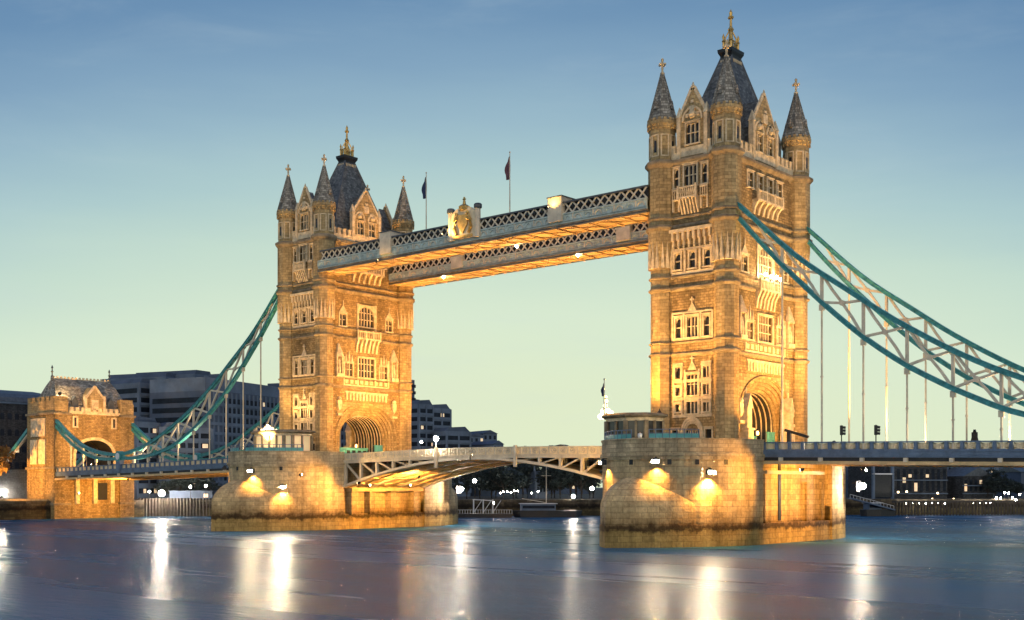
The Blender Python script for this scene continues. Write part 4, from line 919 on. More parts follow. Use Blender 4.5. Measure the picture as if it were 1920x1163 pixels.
# ------------------------------------------------------------------ gatehouse at the far bank
def gatehouse():
    T = thing('bank_gatehouse', (-179, 0, 0), 'stone gatehouse with steep hipped roof and archway at the far left end of the bridge', 'gatehouse')
    x0, x1, hy = -185.5, -172.5, 10.3
    for s in (-1, 1):
        k = MB(); k.box((x0, s*8.4-1.9, -1), (x1, s*8.4+1.9, 24.6)); k.build('side_block', 'rock', T)
        k = MB(); k.box((x0+.1, s*8.5-1.7, 24.6), (x1-.1, s*8.5+1.7, 27.6)); 
        for i in range(6):
            k.box((x0+.2+i*2.2, s*8.5-1.75, 27.6), (x0+1.5+i*2.2, s*8.5+1.75, 28.6)) if i < 6 else None
        k.build('battlement', 'ashlar', T)
        for z, e in ((24.3, .3), (11.6, .3), (3.2, .25)):
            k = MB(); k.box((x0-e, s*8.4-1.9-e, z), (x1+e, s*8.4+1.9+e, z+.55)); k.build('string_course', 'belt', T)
    k = MB(); k.box((x0+.4, -6.6, -1), (x1-.4, 6.6, 11.6)); k.build('base_wall', 'rock', T)
    for xx, nn in ((x1-.3, 1), (x0+.3, -1)):
        fm = Matrix(((0, nn, 0, xx), (1, 0, 0, 0), (0, 0, 1, 0), (0, 0, 0, 1)))
        m = MB(fm); C = arch_curve(4.9, 14.2, 18.7, 11.5, 18); n = len(C)
        m.add([(a, 0, z) for a, z in C]+[(a, 0, 24.6) for a, z in C], [(i, i+1, n+i+1, n+i) for i in range(1, n-2)])
        panel(m, -6.6, -4.9, 11.5, 24.6, []); panel(m, 4.9, 6.6, 11.5, 24.6, [])
        w = m.build('arch_wall', 'rock', T)
        m = MB(fm); m.add([(a, 0, z) for a, z in C]+[(a, -6, z) for a, z in C], [(i, i+1, n+i+1, n+i) for i in range(n-1)]); m.build('vault', 'dark', w)  # lining coloured near black to stand for the unlit arch interior
        k = MB(fm)
        for i in range(n-1): k.bar((C[i][0]*1.06, .05, C[i][1]+.2), (C[i+1][0]*1.06, .05, C[i+1][1]+.2), .7, .3, up=Vector((0, 1, 0)))
        k.build('arch_moulding', 'dressed', w)
        k = MB(fm); k.box((-6.6, -.4, 24.6), (6.6, .25, 25.3))
        for i in range(9): k.box((-6.4+i*1.45, -.35, 25.3), (-5.5+i*1.45, .2, 26.2))
        k.build('parapet', 'dressed', T)
        for a in (-5.0, 5.0):
            k = MB(fm); k.box((a-.7, -.1, 21.7), (a-.3, .18, 24)); k.box((a+.3, -.1, 21.7), (a+.7, .18, 24)); k.box((a-.7, -.1, 23.8), (a+.7, .2, 24.1)); k.box((a-.75, -.1, 21.4), (a+.75, .2, 21.7)); wn = k.build('window', 'dressed', T)
            k = MB(fm); k.box((a-.3, -.05, 21.7), (a+.3, .04, 23.8)); k.build('pane', 'glass', wn)
        k = MB(fm); k.loft([[(a, y, z) for a, z in ((-2.4,24.8),(2.4,24.8),(2.4,28.4),(0,31.2),(-2.4,28.4))] for y in (-3.5, .1)]); gb = k.build('gable', 'ashlar', T)
        k = MB(fm)
        for s in (-1, 1): k.bar((s*2.5, 0, 28.3), (0, 0, 31.4), .5, .4, up=Vector((0, 1, 0))); k.box((s*2.4-.3, -.3, 24.8), (s*2.4+.3, .35, 29.2))
        k.box((-.9, .05, 25.8), (.9, .2, 28.2)); k.build('coping', 'dressed', gb)
        for a in (-4.6, 4.6):
            k = MB(fm); k.loft([[(a+q, y, z) for q, z in ((-.8,26),(.8,26),(.8,27.7),(0,28.9),(-.8,27.7))] for y in (-3, -.6)]); k.build('dormer', 'lead', T)
    k = MB(); k.loft([[(-179-a, -b, z), (-179+a, -b, z), (-179+a, b, z), (-179-a, b, z)] for a, b, z in ((6.3, 9.8, 24.9), (4.6, 8.9, 28), (2.2, 7.9, 31.4), (.3, 7.4, 33.2))]); k.build('roof', 'spire', T)
    k = MB(); k.box((-179.15, -7.4, 33.1), (-178.85, 7.4, 33.4))
    for i in range(16): k.box((-179.1, -7.3+i*.95, 33.4), (-178.9, -6.8+i*.95, 33.8))
    k.build('ridge_cresting', 'dressed', T)
    for s in (-1, 1):
        k = MB(); k.lathe([(.4, 33), (.3, 33.8), (.14, 34), (.14, 34.6), (.34, 34.8), (.14, 35), (.12, 35.5), (.28, 35.7), (.02, 36.4)], 8, (-179, s*7.4)); k.build('finial', 'lead', T)
    # front panel facing the river bend
    k = MB(); y = -10.35
    for a0, a1, z0, z1 in ((-183.6, -180.4, 12.8, 18.6), (-179.6, -176.4, 12.8, 18.6)): k.box((a0, y-.18, z0), (a1, y+.1, z1))
    k.box((-183.4, y-.14, 19.3), (-176.6, y+.1, 23.6)); k.build('blind_panel', 'dressed', T)
    for y2 in (-4.5, 0, 4.5):
        k = MB(); k.box((-172.95, y2-.5, 3.5), (-172.4, y2+.5, 11.3)); k.build('pilaster', 'dressed', T)
    k = MB(); k.box((-172.95, .9, 4.4), (-172.8, 3.3, 8.4)); k.build('doorway', 'black', T)
    k = MB(); k.box((-172.95, -6.6, 10.0), (-172.2, 10, 10.25)); k.build('service_pipe', 'cream', T)
    return T
gatehouse()
k = MB(); k.box((-330, -9.2, -1), (-185.9, 9.2, 11.7)); tag(k.build('approach_viaduct', 'brick'), 'dark stone approach viaduct running left from the gatehouse', 'viaduct')
k = MB(); k.prism([(-330, -60), (-176.5, -14), (-174.6, -10.9), (-186, -10.9), (-330, -9.4)], -1, 4.6); tag(k.build('embankment_wall', 'pier'), 'low stained stone embankment wall at the far left bank', 'river wall')
# ------------------------------------------------------------------ control cabins on the piers
def cabin(c, poly, z0, zt, label, wins, cols, ang=0):
    T = thing('control_cabin', (c[0], c[1], 12.2), label, 'cabin', 'control cabins on the piers')
    Rm = Matrix.Translation((c[0], c[1], 0)) @ Matrix.Rotation(ang, 4, 'Z')
    n = len(poly)
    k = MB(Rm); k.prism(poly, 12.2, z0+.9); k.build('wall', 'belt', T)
    k = MB(Rm); k.prism([(x*.96, y*.96) for x, y in poly], z0+.8, zt-.4); k.build('glazing', wins, T)
    k = MB(Rm); k.prism([(x*1.0, y*1.0) for x, y in poly], zt-.75, zt-.3); k.build('frieze', 'dressed', T)
    r = MB(Rm); r.loft([[(x*s, y*s, z) for x, y in poly] for s, z in ((1.05, zt-.32), (1.16, zt-.12), (1.16, zt+.05), (1.02, zt+.3), (.3, zt+.45))]); r.build('roof', 'belt', T)
    for i in range(n):
        p, q = Vector(poly[i]), Vector(poly[(i+1) % n]); m = max(1, round((q-p).length/cols))
        for j in range(m):
            w = p+(q-p)*j/m; k = MB(Rm @ Matrix.Translation((w.x, w.y, 0)) @ Matrix.Rotation(math.atan2((q-p).y, (q-p).x), 4, 'Z')); wd = .3 if j == 0 else .14
            k.box((-wd, -.12, z0+.8), (wd, .16, zt-.7)); k.build('mullion', 'belt', T)
    return T
octo = [(4.0, -1.5), (4.0, 1.6), (1.8, 3.2), (-1.8, 3.2), (-3.9, 1.6), (-3.9, -1.5), (-1.9, -3.2), (1.9, -3.2)]
cabin((-4.6, -17.4), octo, 13.1, 16.95, 'small stone control cabin with dark windows left of the right tower', 'glass', 1.7, R(-12))
cabin((-80.2, -16.9), [(5.2, -2.2), (5.2, 2.2), (-5.4, 2.2), (-5.4, -1.6), (-3.8, -2.8), (3.6, -2.8)], 12.9, 17.1, 'long flat roofed control cabin with a wide glazed front left of the left tower', 'curtain', 2.1, R(4))
def glow_frame(x, y, z, label, aim, pw):
    """a stepped frame carrying banks of floodlights on a cabin roof"""
    T = thing('floodlight_frame', (x, y, z), label, 'floodlight bank', 'floodlight banks on the cabin roofs')
    return T
def deck_rail(poly, label, m='turq'):
    T = thing('guard_rail', (poly[0][0], poly[0][1], 13.66), label, 'railing', 'railings on the pier edges')
    k = MB()
    for z, w in ((14.75, .09), (14.3, .05)): k.path([(x, y, z) for x, y in poly], w, w)
    for x, y in poly: k.bar((x, y, 13.62), (x, y, 14.78), .08)
    k.build('rail', 'blue', T)
    k = MB(); k.path([(x, y, 13.95) for x, y in poly], .04, .55); k.build('panel', m, T)
nz = nose(10, 10.35, 14.45, -1, 40)
deck_rail(nz[20:34], 'turquoise railing in front of the small stone cabin'); deck_rail(nz[10:18], 'turquoise railing at the foot of the right tower')
deck_rail([(x-82.3, y) for x, y in nz[20:36]], 'turquoise railing along the left edge of the farther pier'); deck_rail([(x-82.3, y) for x, y in nz[7:19]], 'turquoise railing before the long glazed cabin')
# ------------------------------------------------------------------ floodlighting (many fixtures are unseen, put in to give the light on stone and steel)
def flood_bank(x, y, z, label, heads, target, pw, col, ang=95):
    T = thing('floodlight_bank', (x, y, z), label, 'floodlight bank', 'floodlight banks on the cabin roofs')
    k = MB()
    zt = max(h[2] for h in heads)
    for dx, dy in ((-.5, -.4), (.5, -.4), (0, .5)): k.bar((x+dx, y+dy, z-.1), (x, y, z+zt), .09)
    for h in heads: k.bar((x, y, z+h[2]-.1), (x+h[0], y+h[1], z+h[2]-.1), .07)
    k.build('frame', 'black', T)
    for h in heads:
        q = MB(); q.ball((x+h[0], y+h[1], z+h[2]), h[3], 10); q.build('lamp_head', 'lamp_bank', T)
    spot_in(T, (x, y, z+zt*.5+.3), target, pw, col, ang, .7, .35)
    point_in(T, (x+.1, y-.2, z+zt+.9), pw*.09, col, .3)
    return T
flood_bank(-8.3, -18.6, 16.7, 'stepped bank of dazzling floodlights on the small cabin roof beside the right tower', [(-.9,0,.35,.42), (-.2,-.3,.3,.42), (.6,0,.35,.4), (1.3,.1,.2,.3), (-.45,0,1.05,.38), (.3,0,1.1,.38), (.85,.1,.8,.3), (-.1,0,1.8,.32), (.05,0,2.4,.25), (.05,0,2.95,.16)], (-2, -10, 28), 24000, ORANGE)
flood_bank(-83.8, -17.2, 17.3, 'bank of dazzling floodlights on the long cabin roof before the left tower', [(-1.6,0,.25,.3), (-.6,0,.45,.42), (.4,0,.55,.46), (1.3,0,.35,.36), (2.2,.2,.2,.22), (-.1,.1,1.0,.3)], (-82, -10, 28), 16000, AMBER)
flag_pole(-8.0, -19.4, 16.6, 21.9, 'navy', 'short pole with a small flag above the floodlights of the small stone cabin', sz=.5)
G1 = 'floodlights hidden behind the parapets'
floodlight((19.3, -7.4, 13.0), (5.4, .5, 27), 'floodlight behind the parapet of the right side span, aimed at the near tower', G1, 56000, ORANGE, 105)
floodlight((20, 8.8, 13.0), (5.4, 1, 40), 'second floodlight on the right side span, aimed high at the near tower', G1, 70000, AMBER, 80)
floodlight((-55, -9.0, 13.0), (-76.9, 0, 27), 'floodlight behind the parapet of the left leaf, aimed at the farther tower', G1, 72000, ORANGE, 85)
floodlight((-58, 8.8, 13.0), (-76.9, 1, 38), 'second floodlight on the left leaf, aimed high at the farther tower', G1, 75000, ORANGE, 80)
for x0, nm in ((0, 'right'), (-82.3, 'left')):
    floodlight((x0+2.5, -22.2, 13.0), (x0-.5, -9.8, 47), 'floodlight behind the pier parapet aimed at the upper storeys of the '+nm+' tower', G1, 46000, AMBER, 62)
    floodlight((x0+(-9 if x0 == 0 else 9.4), -18.6, 9.6), (x0+(-26 if x0 == 0 else 26), -9.8, 11.4), 'floodlight on the '+nm+' pier wall aimed along the truss of the lifting span', 'floodlights aimed along the lifting span', 7000, AMBER, 70, .22, 'lamp_soft')
for x, y, t, lb in ((-30, -9, -26, 'floodlight on the right leaf aimed up at the near walkway'), (-48, -9, -54, 'floodlight on the left leaf aimed up at the near walkway'), (-30, 9, -26, 'floodlight on the right leaf aimed up at the far walkway'), (-48, 9, -54, 'floodlight on the left leaf aimed up at the far walkway')):
    floodlight((x, y, 13.2), (t, y*1.1, 46), lb, G1, 68000, ORANGE, 105, blend=.9)
for x, y, tx, pw, lb in ((17, -8.9, 14, 5000, 'small floodlight at the foot of the first near hanger right of the tower'), (31, -8.9, 29, 6000, 'small floodlight below the middle of the near right hand chain'), (42, -8.9, 44, 6000, 'small floodlight below the near right hand chain at the picture edge'), (24, 8.9, 22, 5000, 'small floodlight below the upper part of the far right hand chain'), (36, 8.9, 36, 5000, 'small floodlight below the lower part of the far right hand chain'), (-100, -8.9, -98, 6500, 'small floodlight below the upper part of the near left hand chain'), (-118, -8.9, -120, 6500, 'small floodlight below the middle of the near left hand chain'), (-136, -8.9, -142, 4500, 'small floodlight left of the middle of the near left hand chain'), (-112, 8.9, -114, 4000, 'small floodlight below the far left hand chain'), (-160, -8.9, -164, 4500, 'small floodlight below the short chain next to the gatehouse')):
    floodlight((x, y*.9, 12.3), (tx, y*1.14, 24), lb, 'small floodlights at the feet of the chains', pw, (1, .72, .42), 150, .16, blend=.9)
G2 = 'floodlights under the spans'
floodlight((-70.6, -5, 7.8), (-50, -3, 11.5), 'floodlight on the left pier ledge, nearer the camera, washing the lifting span arch', G2, 14000, ORANGE, 100, .25, 'lamp_soft')
floodlight((-70.6, 5, 7.8), (-50, 4, 11.5), 'floodlight on the left pier ledge, farther one, washing the lifting span arch', G2, 14000, ORANGE, 100, .25, 'lamp_soft')
floodlight((-11.7, -5, 7.8), (-30, -3, 11.5), 'floodlight on the right pier ledge under the lifting span', G2, 12000, ORANGE, 120, .25, 'lamp_soft')
floodlight((-57, -6, 9.2), (-71.6, 0, 3.5), 'lamp hung under the left leaf shining back on the pier', G2, 36000, ORANGE, 110, .2, 'lamp_soft')
floodlight((21, -2.5, 9.9), (9.5, 1, 5), 'lamp hung under the right side span shining back on the pier', G2, 24000, ORANGE, 110, .2, 'lamp_soft')
floodlight((17.5, -12.6, 9.7), (5.5, -21, 6.5), 'lamp on an arm below the right side span corner, shining on the curved pier wall', G2, 9000, ORANGE, 100, .2, 'lamp_soft')
floodlight((-65, -12.4, 8.2), (-76.5, -21, 5.5), 'lamp on an arm below the left leaf corner, shining on the curved pier wall', G2, 9000, ORANGE, 100, .2, 'lamp_soft')
floodlight((24, -9.0, 9.6), (45, -6, 10.6), 'lamp under the right side span lighting its edge beam', G2, 4000, ORANGE, 150, .22, 'lamp')
floodlight((-169.5, -6, 6), (-145, -2, 10.5), 'lamp on the gatehouse wall lighting the span from below', G2, 24000, ORANGE, 80, .25, 'lamp_soft')
floodlight((-97, -6, 8.5), (-115, -4, 10.8), 'lamp behind the farther pier lighting the left side span from below', G2, 14000, ORANGE, 80, .25, 'lamp_soft')
floodlight((-158, 0, 9.3), (-172.5, 0, 4), 'lamp hung under the left side span shining on the gatehouse base', G2, 26000, ORANGE, 110, .25, 'lamp_soft')
G3 = 'floodlights of the gatehouse'
floodlight((-150, -8.8, 12.3), (-172.5, 0, 21), 'floodlight on the left side span aimed at the gatehouse arch', G3, 60000, ORANGE, 80)
floodlight((-173.2, -8.6, 29.2), (-178, -2, 31), 'dazzling lamp on the near corner battlement of the gatehouse', G3, 1500, AMBER, 130, .4, 'lamp')
floodlight((-181, -26, 5.6), (-180, -10, 15), 'floodlight on the embankment wall aimed at the gatehouse side', G3, 45000, ORANGE, 90, .3)
for i, (y, z) in enumerate(((-1.9, 36.75), (-.3, 36.6), (1.3, 36.75), (2.3, 36.6))):
    t = thing('balcony_lamp', (6.5, y, z), ['first', 'second', 'third', 'fourth'][i]+' dazzling lamp from the left in the row on the right tower balcony', 'lamp', 'row of lamps on the right tower balcony')
    k = MB(); k.ball((6.55, y, z), .22, 10); k.build('bulb', 'lamp', t); k = MB(); k.bar((6.4, y, z-.65), (6.5, y, z-.2), .12); k.build('bracket', 'black', t)
    if i in (0, 2): point_in(t, (6.9, y, z+.4), 150, AMBER, .3)
for x, y, z, lb in ((-34, -7.2, 45.2, 'small lamp on the inner edge of the near walkway underside'), (-12.5, 5.0, 45.9, 'small lamp at the right end of the far walkway side'), (-31.5, 5.2, 45.3, 'small lamp midway along the far walkway side'), (-62, 5.2, 45.3, 'small lamp towards the left end of the far walkway side')):
    t = thing('walkway_lamp', (x, y, z), lb, 'lamp', 'small lamps under the walkways'); k = MB(); k.ball((x, y, z), .24, 8); k.build('bulb', 'lamp', t); k = MB(); k.bar((x, y, z), (x, y, z+.45), .1); k.build('bracket', 'black', t)
for (x, y), tx, lb in (((3.6, 1.2), 0, 'small warm lantern hanging in the archway of the right tower'), ((-78.8, -.8), -82, 'small warm lantern hanging in the archway of the left tower')):
    t = thing('archway_lantern', (x, y, 15.1), lb, 'lantern', 'lanterns in the tower archways'); k = MB(); k.lathe([(.1, 15.4), (.18, 15.3), (.18, 14.9), (.08, 14.8)], 6, (x, y)); k.build('glass_body', 'lantern', t)
    k = MB(); k.bar((x, y, 15.4), (x, y, 20.6), .05); k.lathe([(.3, 15.45), (.05, 15.8)], 6, (x, y)); k.build('hanger', 'black', t); point_in(t, (x+.5, y, 15), 260, AMBER, .2)
for x, z, y, pw, lb in ((-22.2, 50.6, -13.6, 700, 'small floodlight beside the right hand panel pier of the near walkway'), (-43.4, 49.6, -14.2, 1600, 'small floodlight at the left of the walkway coat of arms'), (-58.5, 47.4, -13.9, 160, 'small floodlight beside the left hand panel pier of the near walkway')):
    floodlight((x-.4, y, z-2.4), (x+(1.6 if x == -43.4 else .3), -12.2, z+.2), lb, 'small floodlights on the near walkway', pw, AMBER, 120, .12, 'lamp_soft')
# standard lamp and small figures on the pier
def street_lamp(x, y, z, label, h=4.4):
    t = thing('street_lamp', (x, y, z), label, 'street lamp', 'old street lamps on the bridge')
    k = MB(); k.lathe([(.22, z), (.2, z+.6), (.08, z+.9), (.06, z+h-.9), (.12, z+h-.85)], 8, (x, y)); k.bar((x-.45, y, z+h-1.5), (x+.45, y, z+h-1.5), .06); k.build('post', 'black', t)
    k = MB(); k.lathe([(.12, z+h-.8), (.26, z+h-.2), (.26, z+h-.15)], 6, (x, y)); k.build('lantern', 'glass', t); k = MB(); k.lathe([(.34, z+h-.15), (.1, z+h+.2), (.04, z+h+.45)], 6, (x, y)); k.build('cap', 'black', t)
street_lamp(-3.9, -12.3, 12.2, 'black lamp post before the left corner turret of the right tower', 5.6)
street_lamp(-84.2, -12.6, 12.2, 'pale lamp post standing before the lit face of the left tower', 5.2)
def person(x, y, z, ang, label):
    me = bpy.data.meshes.new('person'); V = [(0,0,.95),(0,0,1.2),(0,.01,1.42),(0,.0,1.52),(0,-.02,1.66),(.17,0,1.42),(.22,.04,1.15),(.2,-.12,.95),(-.17,0,1.42),(-.23,.03,1.15),(-.2,-.1,.92),(.1,0,.88),(.11,-.04,.48),(.11,.02,.06),(.11,-.13,.03),(-.1,0,.88),(-.11,.03,.48),(-.11,.06,.06),(-.11,-.09,.03)]
    E = [(0,1),(1,2),(2,3),(3,4),(2,5),(5,6),(6,7),(2,8),(8,9),(9,10),(0,11),(11,12),(12,13),(13,14),(0,15),(15,16),(16,17),(17,18)]
    rad = [.15,.15,.14,.06,.105,.07,.05,.04,.07,.05,.04,.095,.065,.045,.04,.095,.065,.045,.04]
    me.from_pydata(V, E, []); o = bpy.data.objects.new('person', me); COL.objects.link(o); o.location = (x, y, z); o.rotation_euler = (0, 0, ang)
    md = o.modifiers.new('skin', 'SKIN'); o.modifiers.new('sub', 'SUBSURF').levels = 1; o.modifiers['sub'].render_levels = 1
    for i, r in enumerate(rad): me.skin_vertices[0].data[i].radius = (r, r*.85)
    me.skin_vertices[0].data[0].use_root = True; me.materials.append(M['skin'])
    tag(o, label, 'person')
    Rm = Matrix.Translation((x, y, z)) @ Matrix.Rotation(ang, 4, 'Z')
    def cl(nm, m, rings):
        k = MB(Rm); k.loft([[(c[0]+a*math.cos(PI*i/5), c[1]+b*math.sin(PI*i/5), c[2]) for i in range(10)] for c, a, b in rings]); q = k.build(nm, m, None, True); q.parent = o; q.matrix_parent_inverse = Rm.inverted()
    cl('jacket', 'white', [((0,0,.85), .24, .19), ((0,0,1.15), .24, .18), ((0,0,1.4), .25, .16), ((0,0,1.5), .12, .1)])
    for s in (-1, 1): cl('sleeve', 'white', [((s*.2,-.1,.98), .065, .065), ((s*.225,.03,1.17), .085, .085), ((s*.19,0,1.44), .1, .1)])
    for s in (-1, 1): cl('trouser_leg', 'navy', [((s*.11,.02,.08), .075, .09), ((s*.11,0,.5), .09, .1), ((s*.09,0,.9), .13, .14)])
    cl('hair', 'black', [((0,.03,1.62), .1, .1), ((0,.02,1.72), .12, .12), ((0,.01,1.78), .07, .08)])
    return o
person(-.6, -21.7, 12.95, R(20), 'person in a white jacket standing at the parapet of the right pier')
# traffic signals, barrier, sign frame and car roofs on the carriageway
def traffic_light(x, y, z, ang, label):
    t = thing('traffic_light', (x, y, z), label, 'traffic light', 'traffic lights on the right side span')
    Rm = Matrix.Translation((x, y, z)) @ Matrix.Rotation(ang, 4, 'Z')
    k = MB(Rm); k.tube([(0,0,0), (0,0,2.2)], .07, 8); k.build('post', 'black', t)
    k = MB(Rm); k.box((-.22,-.18,2.0), (.22,.2,3.2)); k.box((-.3,-.02,1.95), (.3,.02,3.28)); k.build('signal_head', 'black', t)
    for i in range(3):
        k = MB(Rm); k.tube([(0,-.18,2.2+i*.38), (0,-.5,2.16+i*.38)], [.17,.17], 10); k.build('visor', 'black', t)
traffic_light(21.0, -8.9, 12.0, R(115), 'left of the two black traffic lights on the right hand span'); traffic_light(25.4, -8.7, 11.9, R(110), 'right of the two black traffic lights on the right hand span')
t = thing('road_barrier', (13.8, -8.4, 12), 'dark tilted road barrier beside the foot of the right tower', 'barrier'); k = MB(); k.bar((12.9, -8.4, 14.9), (16.3, -8.4, 13.9), .2, .35); k.build('boom', 'black', t); k = MB(); k.box((13.3, -8.6, 12), (13.8, -8.2, 14.6)); k.build('stand', 'black', t)
t = thing('sign_frame', (36.4, -6, 11.8), 'dark A frame sign back showing above the right hand parapet', 'road sign'); k = MB()
for s in (-1, 1): k.bar((36.4+s*.6, -6, 11.8), (36.4, -6, 14.3), .22)
k.build('legs', 'black', t); k = MB(); k.box((36.1, -6.2, 13.0), (36.7, -5.8, 14.0)); k.build('panel', 'wood', t)
def car(x, y, z, label, m):
    T = thing('car', (x, y, z), label, 'car', 'cars crossing the lifting span')
    k = MB(); k.loft([[(x-2.1,y+s*.85,z+.35),(x-2.15,y+s*.88,z+.8),(x-1.3,y+s*.85,z+.95),(x+1.0,y+s*.85,z+.98),(x+2.1,y+s*.85,z+.75),(x+2.15,y+s*.82,z+.35)] for s in (-1, 1)]); k.build('body', m, T)
    k = MB(); k.loft([[(x-1.5,y+s*.78*w,z+.93),(x-1.0,y+s*.66*w,z+1.48),(x-.1,y+s*.62*w,z+1.62),(x+.5,y+s*.66*w,z+1.5),(x+1.3,y+s*.78*w,z+.95)] for s, w in ((-1,1),(1,1))]); k.build('roof', m, T)
    for a in (-1.3, 1.3):
        for s in (-1, 1):
            k = MB(); k.tube([(x+a, y+s*.7, z+.32), (x+a, y+s*.9, z+.32)], .32, 12); k.build('wheel', 'black', T)
car(-33.8, 1.8, 12.62, 'smaller dark car roof showing over the right leaf parapet', 'black'); car(-28.7, -2.2, 12.55, 'larger dark car roof nearest the right tower on the lifting span', 'black')
# ------------------------------------------------------------------ far bank
FW = Vector((-math.sin(YAW), math.cos(YAW), 0)); RT = Vector((math.cos(YAW), math.sin(YAW), 0))
def ground(u, d): p = at(u, V0, d); return Vector((p.x, p.y, 0))
def zv(v, d): return CAM.z+(V0-v)*d/FOC
class Block:
    """an upright box from ground point P0 to P1 (left to right) running back by depth"""
    def __init__(s, P0, P1, depth, z0, z1):
        s.P0, s.P1 = P0, P1; s.x = (P1-P0).normalized(); s.n = Vector((s.x.y, -s.x.x, 0)); s.w = (P1-P0).length; s.depth = depth; s.z0, s.z1 = z0, z1
    def M(s): return Matrix(((s.x.x, s.n.x, 0, s.P0.x), (s.x.y, s.n.y, 0, s.P0.y), (0, 0, 1, 0), (0, 0, 0, 1)))
    def shell(s, m, parent, name='wall'):
        k = MB(s.M()); k.box((0, -s.depth, s.z0), (s.w, 0, s.z1)); return k.build(name, m, parent)
def ribbons(B, parent, zs, h, frac=(.04, .96), fin=2.6, side=True, mfin='hotel', lit=0):
    """strip windows, one part per storey, split by proud concrete fins"""
    for z in zs:
        k = MB(B.M()); k.box((B.w*frac[0], -.3, z), (B.w*frac[1], .06, z+h)); k.build('window_strip', 'bwin', parent)
        k = MB(B.M()); k.box((0, -.3, z-.9), (B.w, .28, z-.05)); k.build('balcony_band', mfin, parent)
        if side: k = MB(B.M()); k.box((-.06, -B.depth*.95, z), (.3, -B.depth*.05, z+h)); k.build('window_strip', 'bwin', parent)
    n = int(B.w/fin); lit = lit*4
    for i in range(n+1):
        x = B.w*i/max(1, n); k = MB(B.M()); k.box((x-.3, -.2, zs[0]-.9), (x+.3, .2, B.z1-.2)); k.build('fin', mfin, parent)
    rnd = random.Random(int(B.w*100))
    for i in range(lit):
        z = rnd.choice(zs); x = B.w*rnd.uniform(.1, .9); k = MB(B.M()); k.box((x, -.2, z+.1), (x+rnd.uniform(.7, 1.6), .1, z+h-.15)); k.build('lit_window', 'winlit', parent)
def grid_windows(B, parent, cols, rows, ww, wh, zlo, zhi, lit=.06, arched=False, side=0):
    rnd = random.Random(int(B.w*77+cols))
    for r in range(rows):
        for c in range(cols):
            x = B.w*(c+.5)/cols; z = zlo+(zhi-zlo)*(r/max(1, rows-1)); L = rnd.random() < lit
            k = MB(B.M())
            pts = [(x-ww/2, z), (x+ww/2, z), (x+ww/2, z+wh*.75), (x+ww/4, z+wh*.97), (x-ww/4, z+wh*.97), (x-ww/2, z+wh*.75)] if arched else [(x-ww/2, z), (x+ww/2, z), (x+ww/2, z+wh), (x-ww/2, z+wh)]
            k.loft([[(a, y, b2) for a, b2 in pts] for y in (-.3, .05)])
            k.build('lit_window' if L else 'window', 'winlit' if L else 'bwin', parent)
def bthing(label, P, cat='building', group='buildings on the far bank', name='riverside_building'):
    return thing(name, (P.x, P.y, 4.2), label, cat, group)
# stepped concrete hotel
T = bthing('huge stepped concrete block with strip windows behind the left hand span and tower', ground(400, 330), name='concrete_hotel')
P0, P1 = ground(392, 330), ground(845, 452)
B = Block(P0, P1, 22, 3, 34.5); B.shell('hotel2', T)
k = MB(B.M()); k.loft([[(0, y, 34.5), (B.w, y, 34.5), (B.w, y, 36.0), (B.w*.55, y, 37.4), (0, y, 38.3)] for y in (-22, -1.5)]); k.build('wall', 'hotel', T)
ribbons(B, T, [6.5+2.75*i for i in range(10)], 1.45, lit=7, fin=1.9)
for a, w2, h2 in ((.1, 3, 2.2), (.3, 5, 1.6), (.52, 2.5, 2.6), (.6, 4, 1.4), (.9, 4, 2)):
    k = MB(B.M()); k.box((B.w*a, -12, 36), (B.w*a+w2, -8, 38.4+h2)); k.build('roof_plant', 'hotel2', T)
k = MB(B.M()); k.box((B.w*.755, -16, 34), (B.w*.83, -2, 46.5)); k.build('lift_tower', 'hotel2', T)
for i in range(4): k = MB(B.M()); k.box((B.w*.752, -2.2, 36.5+2.4*i), (B.w*.833, -1.7, 37.6+2.4*i)); k.build('window_strip', 'bwin', T)
for (u0, u1, v, d, dep, zt) in ((258, 300, 790, 318, 30, 0), (300, 398, 800, 322, 30, 0), (262, 312, 717, 340, 24, 0), (311, 346, 706, 344, 24, 0), (346, 372, 716, 342, 22, 0), (366, 402, 701, 346, 26, 0)):
    q = Block(ground(u0, d), ground(u1, d+8), dep, 3, zv(v, d)); q.shell('hotel', T)
    zs = [z for z in [q.z1-3.0-2.75*i for i in range(10)] if z > 5]
    ribbons(q, T, sorted(zs), 1.4, fin=3.4, lit=1)
    k = MB(q.M()); k.loft([[(q.w*.06, y, q.z1), (q.w*.94, y, q.z1), (q.w*.85, y, q.z1+1.3), (q.w*.15, y, q.z1+1.3)] for y in (-dep*.9, -.6)]); k.build('roof', 'hotel2', T)
T2 = bthing('dark stepped block with sloping roof between the left tower and the lifting span', ground(810, 400), name='stepped_block')
for (u0, u1, v, d) in ((786, 812, 757, 395), (812, 845, 765, 400), (838, 882, 808, 392)):
    q = Block(ground(u0, d), ground(u1, d+5), 18, 3, zv(v, d)); q.shell('hotel', T2); zs = [z for z in [q.z1-3.0-2.8*i for i in range(9)] if z > 5]; ribbons(q, T2, sorted(zs), 1.4, fin=3.2, lit=1)
    k = MB(q.M()); k.loft([[(0, y, q.z1), (q.w, y, q.z1), (q.w*.8, y, q.z1+1.6), (q.w*.1, y, q.z1+1.2)] for y in (-16, -.4)]); k.build('roof', 'hotel2', T2)
